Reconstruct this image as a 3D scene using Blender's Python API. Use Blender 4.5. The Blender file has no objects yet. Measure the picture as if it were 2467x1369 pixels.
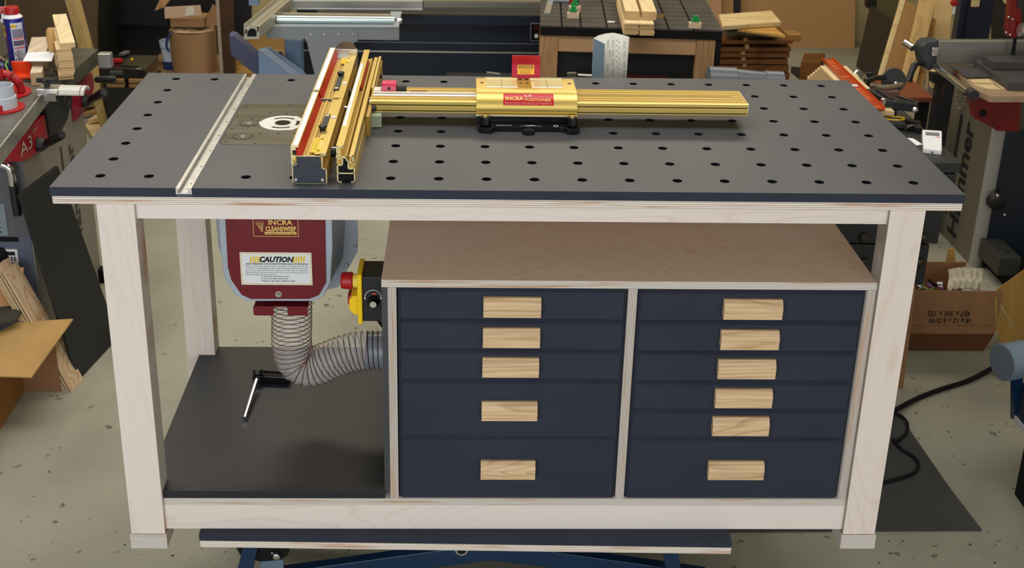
import bpy, math, random
from mathutils import Vector, Matrix, Euler
random.seed(7)
R = math.radians
FLOOR = -1180.0            # millimetres below the bench top; the floor is world z = 0
S = 0.001
col = bpy.context.scene.collection
scene = bpy.context.scene

# ---------------------------------------------------------------- camera
CAM = Vector((137.94, -2241.69, 877.2))
YAW, PIT, ROL = 0.0286, 0.3634, 0.0191
FPX, CX, CY, IW, IH = 2893.71, 1185.05, 404.45, 2467, 1369
def _axes():
    cy, sy, cp, sp, cr, sr = math.cos(YAW), math.sin(YAW), math.cos(PIT), math.sin(PIT), math.cos(ROL), math.sin(ROL)
    f = Vector((sy*cp, cy*cp, -sp)); r = Vector((cy, -sy, 0)); u = r.cross(f)
    return cr*r + sr*u, -sr*r + cr*u, f
RX, UP, FW = _axes()
cd = bpy.data.cameras.new('camera'); cam = bpy.data.objects.new('camera', cd); col.objects.link(cam)
mw = Matrix((RX, UP, -FW)).transposed().to_4x4()
mw.translation = Vector((CAM.x*S, CAM.y*S, (CAM.z-FLOOR)*S))
cam.matrix_world = mw
cd.sensor_width = 36.0; cd.lens = FPX/IW*36.0
cd.shift_x = (IW/2-CX)/IW; cd.shift_y = (CY-IH/2)/IW
cd.clip_start = 0.05; cd.clip_end = 60
cd.dof.use_dof = True; cd.dof.focus_distance = 2.35; cd.dof.aperture_fstop = 11
scene.camera = cam

# ---------------------------------------------------------------- world, lamps, exposure
w = bpy.data.worlds.new('world'); scene.world = w; w.use_nodes = True
w.node_tree.nodes['Background'].inputs[0].default_value = (0.75, 0.78, 0.85, 1)
w.node_tree.nodes['Background'].inputs[1].default_value = 0.11
def area(name, loc, target, sx, sy, power, color):
    l = bpy.data.lights.new(name, 'AREA'); l.shape = 'RECTANGLE'; l.size = sx; l.size_y = sy
    l.energy = power; l.color = color
    o = bpy.data.objects.new(name, l); col.objects.link(o)
    o.location = loc; d = Vector(target)-Vector(loc)
    o.rotation_euler = d.to_track_quat('-Z', 'Y').to_euler()
    return o
area('daylight_door', (-1.3, -4.1, 1.6), (0.0, 0.0, 0.7), 3.4, 2.9, 102, (0.85, 0.92, 1.0))
area('right_fill', (2.3, -4.3, 1.7), (0.5, 0.0, 0.75), 2.2, 2.6, 45, (0.98, 0.97, 0.96))  # added fill brightening the bench's right side and cabinet top, no real window
area('ceiling_light', (0.2, 0.3, 3.3), (0.2, 0.3, 0), 3.6, 1.0, 60, (1.0, 0.97, 0.92))
area('ceiling_light', (0.2, 3.4, 3.3), (0.2, 3.4, 0), 4.4, 0.8, 84, (1.0, 0.90, 0.74))
area('ceiling_light', (-1.9, 1.4, 3.3), (-1.9, 1.4, 0), 0.4, 2.6, 26, (0.95, 0.96, 1.0))
scene.view_settings.view_transform = 'Standard'; scene.view_settings.look = 'None'
scene.view_settings.gamma = 1; scene.view_settings.use_curve_mapping = False
scene.view_settings.exposure = 0.0

# ---------------------------------------------------------------- helpers
def ray(u, v): return FW + RX*((u-CX)/FPX) - UP*((v-CY)/FPX)
def onz(u, v, z):
    d = ray(u, v); return CAM + d*((z-CAM.z)/d.z)
def ony(u, v, y):
    d = ray(u, v); return CAM + d*((y-CAM.y)/d.y)
def onx(u, v, x):
    d = ray(u, v); return CAM + d*((x-CAM.x)/d.x)
def onp(u, v, p, n):
    d = ray(u, v); return CAM + d*((Vector(p)-CAM).dot(n)/d.dot(n))
def V(*a): return Vector(a)
def wm(p): return Vector((p[0]*S, p[1]*S, (p[2]-FLOOR)*S))

WL = {}
class MB:
    def __init__(s): s.v = []; s.f = []; s.m = []
    def add(s, vs, fs, mi=0):
        b = len(s.v); s.v += [Vector(p) for p in vs]
        for k, f in enumerate(fs):
            s.f.append([b+i for i in f]); s.m.append(mi[k] if isinstance(mi, (list, tuple)) else mi)
        return s
    def box(s, x0, x1, y0, y1, z0, z1, mi=0, ax=None, me=1):
        if x0 > x1: x0, x1 = x1, x0
        if y0 > y1: y0, y1 = y1, y0
        if z0 > z1: z0, z1 = z1, z0
        vs = [(x0,y0,z0),(x1,y0,z0),(x1,y1,z0),(x0,y1,z0),(x0,y0,z1),(x1,y0,z1),(x1,y1,z1),(x0,y1,z1)]
        fs = [(0,3,2,1),(4,5,6,7),(0,1,5,4),(2,3,7,6),(1,2,6,5),(3,0,4,7)]
        a = [2,2,1,1,0,0]
        ms = [mi if (ax is None or k == ax) else me for k in a]
        return s.add(vs, fs, ms)
    def slab(s, q, vec, mi=0, me=None):           # polygon q extruded along vec
        n = len(q); vec = Vector(vec); q = [Vector(p) for p in q]
        if me is None: me = mi
        nor = sum(((q[i]-q[0]).cross(q[(i+1) % n]-q[0]) for i in range(1, n-1)), Vector((0,0,0)))
        if nor.dot(vec) > 0: q = q[::-1]
        vs = q+[p+vec for p in q]
        fs = [tuple(range(n)), tuple(range(2*n-1, n-1, -1))]+[((i+1) % n, i, n+i, n+(i+1) % n) for i in range(n)]
        return s.add(vs, fs, [mi, mi]+[me]*n)
    def obox(s, c, ax, ay, az, sx, sy, sz, mi=0):  # oriented box: centre, three unit axes, three sizes
        c = Vector(c); ax = Vector(ax)*sx/2; ay = Vector(ay)*sy/2; az = Vector(az)*sz/2
        return s.slab([c-ax-ay-az, c+ax-ay-az, c+ax+ay-az, c-ax+ay-az], az*2, mi)
    def cyl(s, p0, p1, r0, r1=None, n=24, mi=0, caps=True):
        p0 = Vector(p0); p1 = Vector(p1); r1 = r0 if r1 is None else r1
        d = (p1-p0).normalized(); a = d.orthogonal().normalized(); b = d.cross(a)
        vs = []
        for p, r in ((p0, r0), (p1, r1)):
            vs += [p+(a*math.cos(2*math.pi*i/n)+b*math.sin(2*math.pi*i/n))*r for i in range(n)]
        fs = [(i, (i+1) % n, n+(i+1) % n, n+i) for i in range(n)]
        if caps: fs += [tuple(range(n-1, -1, -1)), tuple(range(n, 2*n))]
        return s.add(vs, fs, mi)
    def lathe(s, p0, d, prof, n=28, mi=0, mis=None):  # prof = [(along, radius)]
        p0 = Vector(p0); d = Vector(d).normalized(); a = d.orthogonal().normalized(); b = d.cross(a)
        vs = []; fs = []; ms = []
        for (t, r) in prof:
            vs += [p0+d*t+(a*math.cos(2*math.pi*i/n)+b*math.sin(2*math.pi*i/n))*max(r, .01) for i in range(n)]
        for k in range(len(prof)-1):
            for i in range(n):
                j = (i+1) % n
                fs.append((k*n+i, k*n+j, (k+1)*n+j, (k+1)*n+i)); ms.append(mis[k] if mis else mi)
        fs += [tuple(range(n-1, -1, -1)), tuple(range((len(prof)-1)*n, len(prof)*n))]; ms += [ms[0], ms[-1]]
        return s.add(vs, fs, ms)
    def tube(s, path, r, n=10, mi=0, closed=False):
        path = [Vector(p) for p in path]; N = len(path); vs = []; fs = []
        t = (path[1]-path[0]).normalized(); a = t.orthogonal().normalized()
        for k, p in enumerate(path):
            t = (path[min(k+1, N-1)]-path[max(k-1, 0)]).normalized()
            a = (a-t*a.dot(t)).normalized(); b = t.cross(a)
            rr = r[k] if isinstance(r, (list, tuple)) else r
            vs += [p+(a*math.cos(2*math.pi*i/n)+b*math.sin(2*math.pi*i/n))*rr for i in range(n)]
        for k in range(N-1):
            for i in range(n):
                j = (i+1) % n; fs.append((k*n+i, k*n+j, (k+1)*n+j, (k+1)*n+i))
        fs += [tuple(range(n-1, -1, -1)), tuple(range((N-1)*n, N*n))]
        return s.add(vs, fs, mi)
    def build(s, name, mats, parent=None, smooth=0, bevel=0, seg=2, label=None, cat=None, group=None, kind=None, local=False, origin=None, fix=True):
        if not isinstance(mats, (list, tuple)): mats = [mats]
        me = bpy.data.meshes.new(name); ob = bpy.data.objects.new(name, me); col.objects.link(ob)
        if parent is not None:
            ob.parent = parent; inv = WL[parent.name]; WL[ob.name] = inv
            vs = [p*S for p in s.v] if local else [inv @ wm(p) for p in s.v]
        else:
            ws = [wm(p) for p in s.v]
            if origin is None:
                xs = [p.x for p in ws]; ys = [p.y for p in ws]; zs = [p.z for p in ws]
                o = Vector(((min(xs)+max(xs))/2, (min(ys)+max(ys))/2, min(zs)))
            else: o = wm(origin)
            ob.location = o; WL[ob.name] = Matrix.Translation(-o)
            vs = [p-o for p in ws]
        me.from_pydata([tuple(p) for p in vs], [], s.f)
        for m in mats: me.materials.append(m)
        me.polygons.foreach_set('material_index', s.m)
        if fix:
            import bmesh
            bm = bmesh.new(); bm.from_mesh(me); bmesh.ops.recalc_face_normals(bm, faces=bm.faces); bm.to_mesh(me); bm.free()
        if smooth:
            me.polygons.foreach_set('use_smooth', [True]*len(me.polygons)); me.set_sharp_from_angle(angle=R(smooth))
        me.update()
        if bevel:
            b = ob.modifiers.new('bevel', 'BEVEL'); b.width = bevel*S; b.segments = seg; b.limit_method = 'ANGLE'; b.angle_limit = R(40)
        tag(ob, label, cat, group, kind)
        return ob
def tag(o, label=None, cat=None, group=None, kind=None):
    if label: o['label'] = label
    if cat: o['category'] = cat
    if group: o['group'] = group
    if kind: o['kind'] = kind
    return o
def thing(name, label, cat, loc, rot=None, group=None):
    o = bpy.data.objects.new(name, None); col.objects.link(o); o.empty_display_size = .05
    o.location = wm(loc)
    m = Matrix.Translation(wm(loc))
    if rot: o.rotation_euler = rot; m = m @ Euler(rot).to_matrix().to_4x4()
    WL[o.name] = m.inverted()
    return tag(o, label, cat, group)
def copy_tree(o, parent=None):
    c = o.copy(); col.objects.link(c); c.parent = parent
    if o.name in WL: WL[c.name] = WL[o.name]
    for ch in [x for x in o.children]: copy_tree(ch, c)
    return c
def text(body, parent, mat, o, ux, uy, h, w=None, name='lettering', bold=0.0, shear=0.0, lift=0.4, res=2, cx=True, label=None):
    cu = bpy.data.curves.new('t', 'FONT'); cu.body = body; cu.size = 1; cu.offset = bold; cu.resolution_u = res
    cu.shear = shear
    t = bpy.data.objects.new('t', cu); col.objects.link(t)
    bpy.context.view_layer.update()
    me0 = bpy.data.meshes.new_from_object(t.evaluated_get(bpy.context.evaluated_depsgraph_get()))
    bpy.data.objects.remove(t); 
    xs = [q.co.x for q in me0.vertices]; ys = [q.co.y for q in me0.vertices]
    x0, x1, y0, y1 = min(xs), max(xs), min(ys), max(ys)
    sy = h/(y1-y0); sx = sy if w is None else w/(x1-x0)
    ux = Vector(ux).normalized(); uy = Vector(uy).normalized(); n = ux.cross(uy).normalized()
    o = Vector(o); mx = (x0+x1)/2 if cx else x0; my = (y0+y1)/2
    mb = MB(); mb.add([o+ux*((q.co.x-mx)*sx)+uy*((q.co.y-my)*sy)+n*lift for q in me0.vertices], [tuple(p.vertices) for p in me0.polygons])
    return mb.build(name, mat, parent, label=label, fix=False)

# ---------------------------------------------------------------- materials
def lin(c):
    def f(x):
        x /= 255.0
        return x/12.92 if x <= .04045 else ((x+.055)/1.055)**2.4
    return (f(c[0]), f(c[1]), f(c[2]), 1)
def base(name, c, rough=.5, metal=0, spec=.5, coat=0):
    m = bpy.data.materials.new(name); m.use_nodes = True; n = m.node_tree.nodes; l = m.node_tree.links
    b = n['Principled BSDF']; b.inputs['Base Color'].default_value = lin(c)
    b.inputs['Roughness'].default_value = rough; b.inputs['Metallic'].default_value = metal
    b.inputs['Specular IOR Level'].default_value = spec; b.inputs['Coat Weight'].default_value = coat
    return m, n, l, b
def noisy(name, c1, c2, scale=(8,8,8), rough=.5, metal=0, spec=.5, bump=0, bscale=None, detail=4, lo=.35, hi=.65, rvar=0, speck=None):
    m, n, l, b = base(name, c1, rough, metal, spec)
    tc = n.new('ShaderNodeTexCoord'); mp = n.new('ShaderNodeMapping'); mp.inputs['Scale'].default_value = scale
    l.new(tc.outputs['Object'], mp.inputs['Vector'])
    no = n.new('ShaderNodeTexNoise'); no.inputs['Scale'].default_value = 1; no.inputs['Detail'].default_value = detail
    l.new(mp.outputs[0], no.inputs['Vector'])
    cr = n.new('ShaderNodeValToRGB'); cr.color_ramp.elements[0].position = lo; cr.color_ramp.elements[1].position = hi
    cr.color_ramp.elements[0].color = lin(c1); cr.color_ramp.elements[1].color = lin(c2)
    l.new(no.outputs['Fac'], cr.inputs[0]); out = cr.outputs[0]
    if speck:
        sc, thr, c3 = speck
        n2 = n.new('ShaderNodeTexNoise'); n2.inputs['Scale'].default_value = sc; n2.inputs['Detail'].default_value = 2
        l.new(tc.outputs['Object'], n2.inputs['Vector'])
        r2 = n.new('ShaderNodeValToRGB'); r2.color_ramp.elements[0].position = thr; r2.color_ramp.elements[1].position = thr+.03
        l.new(n2.outputs['Fac'], r2.inputs[0])
        mx = n.new('ShaderNodeMix'); mx.data_type = 'RGBA'; l.new(r2.outputs[0], mx.inputs[0]); l.new(out, mx.inputs[6]); mx.inputs[7].default_value = lin(c3)
        out = mx.outputs[2]
    l.new(out, b.inputs['Base Color'])
    if bump:
        nb = n.new('ShaderNodeTexNoise'); nb.inputs['Scale'].default_value = bscale or 200; nb.inputs['Detail'].default_value = 3
        l.new(tc.outputs['Object'], nb.inputs['Vector'])
        bp = n.new('ShaderNodeBump'); bp.inputs['Strength'].default_value = bump; bp.inputs['Distance'].default_value = .002
        l.new(nb.outputs['Fac'], bp.inputs['Height']); l.new(bp.outputs[0], b.inputs['Normal'])
    return m
def wood(name, c1, c2, axis='x', ring=26, dist=3.5, rough=.5, sharp=(.30,.62), stretch=5.0, c3=None, fine=.22):
    # cathedral grain: a distorted wave whose lines run along the given axis
    m, n, l, b = base(name, c1, rough, 0, .35)
    tc = n.new('ShaderNodeTexCoord'); mp = n.new('ShaderNodeMapping')
    k = {'x': 0, 'y': 1, 'z': 2}[axis]; sc = [1.0, 1.0, 1.0]; sc[k] = 1/stretch
    mp.inputs['Scale'].default_value = sc; l.new(tc.outputs['Object'], mp.inputs['Vector'])
    n0 = n.new('ShaderNodeTexNoise'); n0.inputs['Scale'].default_value = 5; n0.inputs['Detail'].default_value = 2.5; n0.inputs['Distortion'].default_value = .4
    l.new(mp.outputs[0], n0.inputs['Vector'])
    mt = n.new('ShaderNodeMath'); mt.operation = 'MULTIPLY'; mt.inputs[1].default_value = ring; l.new(n0.outputs['Fac'], mt.inputs[0])
    sn = n.new('ShaderNodeMath'); sn.operation = 'FRACT'; l.new(mt.outputs[0], sn.inputs[0])
    cr = n.new('ShaderNodeValToRGB'); e = cr.color_ramp.elements
    e[0].position = 0; e[0].color = lin(c2); e[1].position = sharp[0]; e[1].color = lin(c1)
    e2 = cr.color_ramp.elements.new(.93); e2.color = lin(c1); e3 = cr.color_ramp.elements.new(1.0); e3.color = lin(c2)
    l.new(sn.outputs[0], cr.inputs[0])
    fn = n.new('ShaderNodeTexNoise'); fm = n.new('ShaderNodeMapping'); s2 = [170.0, 170.0, 170.0]; s2[k] = 6
    fm.inputs['Scale'].default_value = s2; l.new(tc.outputs['Object'], fm.inputs['Vector']); l.new(fm.outputs[0], fn.inputs['Vector'])
    fn.inputs['Scale'].default_value = 1; fn.inputs['Detail'].default_value = 3
    mx = n.new('ShaderNodeMix'); mx.data_type = 'RGBA'; mx.blend_type = 'MULTIPLY'; mx.inputs[0].default_value = fine
    l.new(cr.outputs[0], mx.inputs[6])
    g = n.new('ShaderNodeValToRGB'); g.color_ramp.elements[0].position = .3; g.color_ramp.elements[1].position = .6
    g.color_ramp.elements[0].color = (.35,.3,.25,1); l.new(fn.outputs['Fac'], g.inputs[0]); l.new(g.outputs[0], mx.inputs[7])
    out = mx.outputs[2]
    if c3:
        n3 = n.new('ShaderNodeTexNoise'); n3.inputs['Scale'].default_value = 2.6; n3.inputs['Detail'].default_value = 1
        l.new(mp.outputs[0], n3.inputs['Vector'])
        r3 = n.new('ShaderNodeValToRGB'); r3.color_ramp.elements[0].position = .42; r3.color_ramp.elements[1].position = .7
        l.new(n3.outputs['Fac'], r3.inputs[0]); m3 = n.new('ShaderNodeMix'); m3.data_type = 'RGBA'
        l.new(r3.outputs[0], m3.inputs[0]); l.new(out, m3.inputs[6]); m3.inputs[7].default_value = lin(c3); out = m3.outputs[2]
    l.new(out, b.inputs['Base Color'])
    return m
def plyedge(name, axis, c1, c2, period=3.4, rough=.6, c3=(196,160,126), vary=.35):
    # layered veneer edge: stripes stacked along the axis
    m, n, l, b = base(name, c1, rough, 0, .3)
    tc = n.new('ShaderNodeTexCoord'); sx = n.new('ShaderNodeSeparateXYZ'); l.new(tc.outputs['Object'], sx.inputs[0])
    ns = n.new('ShaderNodeTexNoise'); mp = n.new('ShaderNodeMapping'); s = [5.0,5.0,5.0]; k = {'x':0,'y':1,'z':2}[axis]; s[k] = 120
    mp.inputs['Scale'].default_value = s; l.new(tc.outputs['Object'], mp.inputs['Vector']); l.new(mp.outputs[0], ns.inputs['Vector'])
    ns.inputs['Scale'].default_value = 1; ns.inputs['Detail'].default_value = 3
    ad = n.new('ShaderNodeMath'); ad.operation = 'MULTIPLY_ADD'; ad.inputs[1].default_value = 1000/period
    l.new(sx.outputs[k], ad.inputs[0]); md = n.new('ShaderNodeMath'); md.operation = 'MULTIPLY'; md.inputs[1].default_value = vary
    l.new(ns.outputs['Fac'], md.inputs[0]); l.new(md.outputs[0], ad.inputs[2])
    fr = n.new('ShaderNodeMath'); fr.operation = 'FRACT'; l.new(ad.outputs[0], fr.inputs[0])
    cr = n.new('ShaderNodeValToRGB'); e = cr.color_ramp.elements; e[0].position = 0; e[0].color = lin(c2); e[1].position = .38; e[1].color = lin(c2)
    a = e.new(.48); a.color = lin(c1); a = e.new(.92); a.color = lin(c1); a = e.new(1); a.color = lin(c2)
    l.new(fr.outputs[0], cr.inputs[0])
    r2 = n.new('ShaderNodeValToRGB'); r2.color_ramp.elements[0].position = .55; r2.color_ramp.elements[1].position = .72
    l.new(ns.outputs['Fac'], r2.inputs[0]); mx = n.new('ShaderNodeMix'); mx.data_type = 'RGBA'; mx.inputs[7].default_value = lin(c3)
    l.new(r2.outputs[0], mx.inputs[0]); l.new(cr.outputs[0], mx.inputs[6]); l.new(mx.outputs[2], b.inputs['Base Color'])
    return m
def simple(name, c, rough=.5, metal=0, spec=.5, coat=0): return base(name, c, rough, metal, spec, coat)[0]
def clear(name, c=(255,255,255), rough=.05, a=.25):
    m, n, l, b = base(name, c, rough, 0, .5)
    b.inputs['Alpha'].default_value = a
    return m
M = {}
ORD = ['topmost','second','third','fourth','fifth','sixth','seventh','eighth','ninth','tenth','eleventh','twelfth','thirteenth','fourteenth','fifteenth','sixteenth','seventeenth','eighteenth','nineteenth','twentieth','bottom']
def nth(k, n): return 'topmost' if k == 0 else ('lowest' if k == n-1 else ORD[k]+' from the top')
M['mdf'] = noisy('black_mdf', (58,60,66), (66,67,70), (5,5,5), rough=.46, spec=.6, bump=.05, bscale=900)
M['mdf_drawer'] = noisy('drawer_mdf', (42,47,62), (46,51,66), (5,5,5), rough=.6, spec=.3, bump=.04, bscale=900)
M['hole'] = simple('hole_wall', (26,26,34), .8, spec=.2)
M['birch_x'] = wood('birch_face_x', (238,225,216), (231,215,203), 'x', 20, stretch=5, c3=(240,230,224), fine=.08)
M['birch_z'] = wood('birch_face_z', (238,223,212), (229,210,194), 'z', 18, stretch=5, c3=(240,229,220), fine=.08)
M['birch_top'] = wood('birch_shelf', (244,218,196), (236,207,183), 'x', 20, stretch=1.6, c3=(246,222,204), fine=.06)
M['edge_z'] = plyedge('ply_edge_z', 'z', (236,230,222), (176,164,154))
M['edge_x'] = plyedge('ply_edge_x', 'x', (222,214,206), (160,148,140))
M['edge_y'] = plyedge('ply_edge_y', 'y', (214,204,194), (165,152,142))
M['edge_slab'] = plyedge('ply_edge_slab', 'z', (244,238,230), (206,184,164), period=4.4, vary=.7, c3=(196,150,120))
M['oak'] = wood('oak_handle', (234,201,158), (208,172,128), 'x', 40, stretch=12, fine=.4)
M['alu'] = noisy('brushed_aluminium', (205,205,202), (225,225,222), (4,60,60), rough=.32, metal=.9)
M['chrome'] = simple('chrome', (225,225,228), .12, 1)
M['gold'] = noisy('gold_anodised', (216,186,100), (222,194,110), (3,3,3), rough=.38, metal=.75)
M['gold_dark'] = simple('gold_anodised_flat', (186,152,74), .5, .55)
M['goldend'] = simple('sawn_gold_end', (226,214,168), .4, .5)
M['black'] = simple('black_plastic', (22,22,25), .42)
M['blackgloss'] = simple('black_gloss', (14,14,18), .18)
M['blackmatt'] = simple('black_matt', (20,20,21), .8, spec=.2)
M['white'] = simple('white_plastic', (232,232,232), .4)
M['ruler'] = simple('white_ruler', (236,238,240), .4)
M['ink'] = simple('black_ink', (20,20,22), .6)
M['red'] = simple('red_plastic', (170,14,22), .4)
M['maroon'] = simple('maroon_enamel', (112,10,26), .32)
M['steel'] = noisy('steel_plate', (100,96,86), (124,120,108), (3,40,3), rough=.3, metal=.9)
M['screw'] = simple('zinc_screw', (210,210,214), .25, 1)
M['yellow'] = simple('yellow_plastic', (250,208,0), .4)
M['paper'] = simple('white_paper', (236,236,238), .7)
M['lightgrey'] = simple('grey_enamel', (176,186,198), .4)
M['concrete'] = noisy('concrete_floor', (138,136,120), (165,162,144), (1.6,1.6,1.6), rough=.65, spec=.3, bump=.12, bscale=60, detail=8, speck=(26, .70, (112,106,90)))
M['wall'] = noisy('plastered_wall', (176,162,118), (188,174,132), (2,2,2), rough=.85, bump=.1, bscale=40)
M['dark_floorpaint'] = simple('dark_rubber', (40,40,42), .8)
# ================================================================ the room
mb = MB(); mb.box(-4300, 4600, -5200, 5600, FLOOR-60, FLOOR); mb.build('floor', M['concrete'], kind='structure')
mb = MB(); mb.box(-4300, 4600, 5600, 5700, FLOOR, 2300); mb.build('wall_back', M['wall'], kind='structure')
mb = MB(); mb.box(-4400, -4300, -5200, 5700, FLOOR, 2300); mb.build('wall_left', M['wall'], kind='structure')
mb = MB(); mb.box(4600, 4700, -5200, 5700, FLOOR, 2300); mb.build('wall_right', M['wall'], kind='structure')
mb = MB(); mb.box(-4300, 4600, -5300, -5200, FLOOR, 2300); mb.build('wall_front', M['wall'], kind='structure')
M['ceil'] = simple('ceiling_paint', (170,168,160), .9)
mb = MB(); mb.box(-4400, 4700, -5300, 5700, 2300, 2380); mb.build('ceiling', M['ceil'], kind='structure')

# ================================================================ workbench
B = thing('workbench', 'large birch plywood workbench with a black perforated top, in the middle', 'workbench', (240, 300, -866))
X0, X1, Y0, Y1 = -657, 1138, -62, 724
holes = set()
for i in range(0, 12):
    for j in range(8): holes.add((i, j))
for j in range(8): holes.add((-6, j))
for p in ((-5,0),(-5,7),(-3,0),(-3,7),(-2,0)): holes.add(p)
mb = MB()
def rect(x0, x1, y0, y1, z=0, mi=0):
    if x1 > x0 and y1 > y0: mb.add([(x0,y0,z),(x1,y0,z),(x1,y1,z),(x0,y1,z)], [(0,1,2,3)], mi)
for i in range(-6, 12):
    for j in range(8):
        cx, cy = i*96, j*96
        x0 = X0 if i == -6 else cx-48; x1 = X1 if i == 11 else cx+48
        y0 = Y0 if j == 0 else cy-48; y1 = Y1 if j == 7 else cy+48
        if i == -4:
            rect(x0, -414, y0, y1); rect(-382, x1, y0, y1); continue
        if (i, j) not in holes: rect(x0, x1, y0, y1); continue
        n = 32; ring = []; sq = []
        for k in range(n):
            a = 2*math.pi*(k+.0)/n; dx, dy = math.cos(a), math.sin(a)
            ring.append((cx+10*dx, cy+10*dy, 0))
            t = min(((x1-cx) if dx > 0 else (x0-cx))/dx if abs(dx) > 1e-9 else 1e9, ((y1-cy) if dy > 0 else (y0-cy))/dy if abs(dy) > 1e-9 else 1e9)
            sq.append((cx+t*dx, cy+t*dy, 0))
        fs = [(k, n+k, n+(k+1) % n, (k+1) % n) for k in range(n)]
        for (qx, qy) in ((x1,y1),(x0,y1),(x0,y0),(x1,y0)):      # fill cell corners
            ai = math.atan2(qy-cy, qx-cx) % (2*math.pi); k = int(ai/(2*math.pi)*n) % n
            a0 = sq[k]; b0 = sq[(k+1) % n]
            if abs(a0[0]-qx)+abs(a0[1]-qy) > .01 and abs(b0[0]-qx)+abs(b0[1]-qy) > .01:
                mb.add([a0, (qx,qy,0), b0], [(0,1,2)])
        mb.add(ring+sq, fs)
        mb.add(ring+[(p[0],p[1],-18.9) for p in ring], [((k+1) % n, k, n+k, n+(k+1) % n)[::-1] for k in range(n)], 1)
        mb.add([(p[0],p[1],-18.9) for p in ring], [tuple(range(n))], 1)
for a, b_ in ((X0, -414), (-382, X1)):
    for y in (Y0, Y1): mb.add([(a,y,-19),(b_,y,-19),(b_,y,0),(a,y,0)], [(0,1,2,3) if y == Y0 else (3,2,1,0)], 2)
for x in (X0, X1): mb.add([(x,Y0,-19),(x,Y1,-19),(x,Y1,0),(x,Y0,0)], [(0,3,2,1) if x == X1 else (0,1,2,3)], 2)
for x in (-414, -382): mb.add([(x,Y0,-19),(x,Y1,-19),(x,Y1,0),(x,Y0,0)], [(0,1,2,3)])
mb.box(-414, -382, Y0, Y1, -19, -12.2)
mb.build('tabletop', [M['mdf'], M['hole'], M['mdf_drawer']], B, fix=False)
mb = MB(); mb.box(X0+2, X1-1, Y0+1, Y1-1, -36.5, -19, 0, 2, 1); mb.build('plywood_underlay', [M['birch_x'], M['edge_slab']], B, bevel=2.5)
# legs
def leg(x0, x1, y0, y1):
    a = MB().box(x0, x1, y0, y1, -829, -36.5, 0, 1, 1); l = a.build('leg', [M['birch_z'], M['edge_x']], B, bevel=.8)
    MB().box(x0-3, x1+3, y0-3, y1+3, -866, -829, 0).build('foot_block', [M['edge_z']], l, bevel=.8)
for x0, x1 in ((-577, -503), (1001, 1073)):
    leg(x0, x1, -42, 14); leg(x0, x1, 560, 616)
MB().box(-503, 1001, -32, -14, -78, -36.5, 0, 1, 1).build('apron', [M['birch_x'], M['edge_z']], B, bevel=.6)
MB().box(-503, 1001, 588, 606, -78, -36.5, 0, 1, 1).build('apron', [M['birch_x'], M['edge_z']], B)
for x in (-550, 1028): MB().box(x, x+18, 14, 560, -78, -36.5, 0, 0, 1).build('apron', [M['birch_x'], M['edge_z']], B)
MB().box(-503, 1001, -32, -14, -823, -760, 0, 1, 1).build('bottom_rail', [M['birch_x'], M['edge_z']], B, bevel=.6)
MB().box(-503, 1001, 588, 606, -823, -760, 0, 1, 1).build('bottom_rail', [M['birch_x'], M['edge_z']], B)
for x in (-550, 1028): MB().box(x, x+18, 14, 560, -823, -760, 0, 0, 1).build('bottom_rail', [M['birch_x'], M['edge_z']], B)
MB().box(-503, 1001, -31.5, 604, -760, -743, 0, 2, 1).build('plywood_shelf', [M['birch_x'], M['edge_z']], B, bevel=.5)
sh = MB(); sh.slab([(-503,-31,-743),(-20,-31,-743),(-20,604,-743),(-503,604,-743),(-503,560,-743),(-545,560,-743),(-545,14,-743),(-503,14,-743)], (0,0,19))
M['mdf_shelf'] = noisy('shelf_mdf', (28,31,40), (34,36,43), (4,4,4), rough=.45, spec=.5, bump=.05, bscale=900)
sh.build('shelf_board', M['mdf_shelf'], B, bevel=.5)
# aluminium track let into the top
prof = [(-413.4,-12),(-382.6,-12),(-382.6,.3),(-393,.3),(-393,-3),(-387,-3),(-387,-9.5),(-411,-9.5),(-411,-3),(-407,-3),(-407,.3),(-413.4,.3)]
tr = MB().slab([(x, -64, z) for x, z in prof], (0, 787, 0)).build('miter_track', M['alu'], B)
for y in range(-40, 720, 95): MB().cyl((-388, y, .3), (-388, y, .5), 2.0, n=10).build('screw', M['blackmatt'], tr)
# router insert plate
rp = MB(); pts = []
for (cx, cy, a0) in ((-357,210,180),(-160,210,270),(-160,455,0),(-357,455,90)):
    for k in range(7): a = R(a0+k*15); pts.append((cx+20*math.cos(a), cy+20*math.sin(a), -3))
rp.slab(pts, (0,0,3.5)); rpo = rp.build('router_plate', M['steel'], B, bevel=.5)
g = MB(); pts2 = [(-258.5+(p[0]+258.5)*1.008, 332.5+(p[1]-332.5)*1.008, 0.05) for p in pts]
g.slab(pts2, (0,0,.12)); g.build('plate_gap', M['hole'], B)
CXR, CYR = -262, 335
ins = MB(); pts = []
for k in range(72):
    a = 2*math.pi*k/72; r = 51+ (3 if abs((math.degrees(a) % 120)-60) < 9 else 0); pts.append((CXR+r*math.cos(a), CYR+r*math.sin(a), .5))
ins.slab(pts, (0,0,.5)); io = ins.build('insert_ring', simple('white_insert', (214,214,206), .4, .2), rpo)
mb = MB()
mb.cyl((CXR,CYR,1.0),(CXR,CYR,1.15),15.5,n=32)
for a0, a1 in ((50,130),(235,305),(-25,25),(150,200)):
    N = 14; vs = []
    for k in range(N+1):
        a = R(a0+(a1-a0)*k/N); vs.append((CXR+31*math.cos(a), CYR+31*math.sin(a), 1.08)); vs.append((CXR+38*math.cos(a), CYR+38*math.sin(a), 1.08))
    if a0 == 150: continue
    mb.add(vs, [(2*k, 2*k+1, 2*k+3, 2*k+2) for k in range(N)])
mb.build('insert_slots', M['blackgloss'], io)
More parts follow.
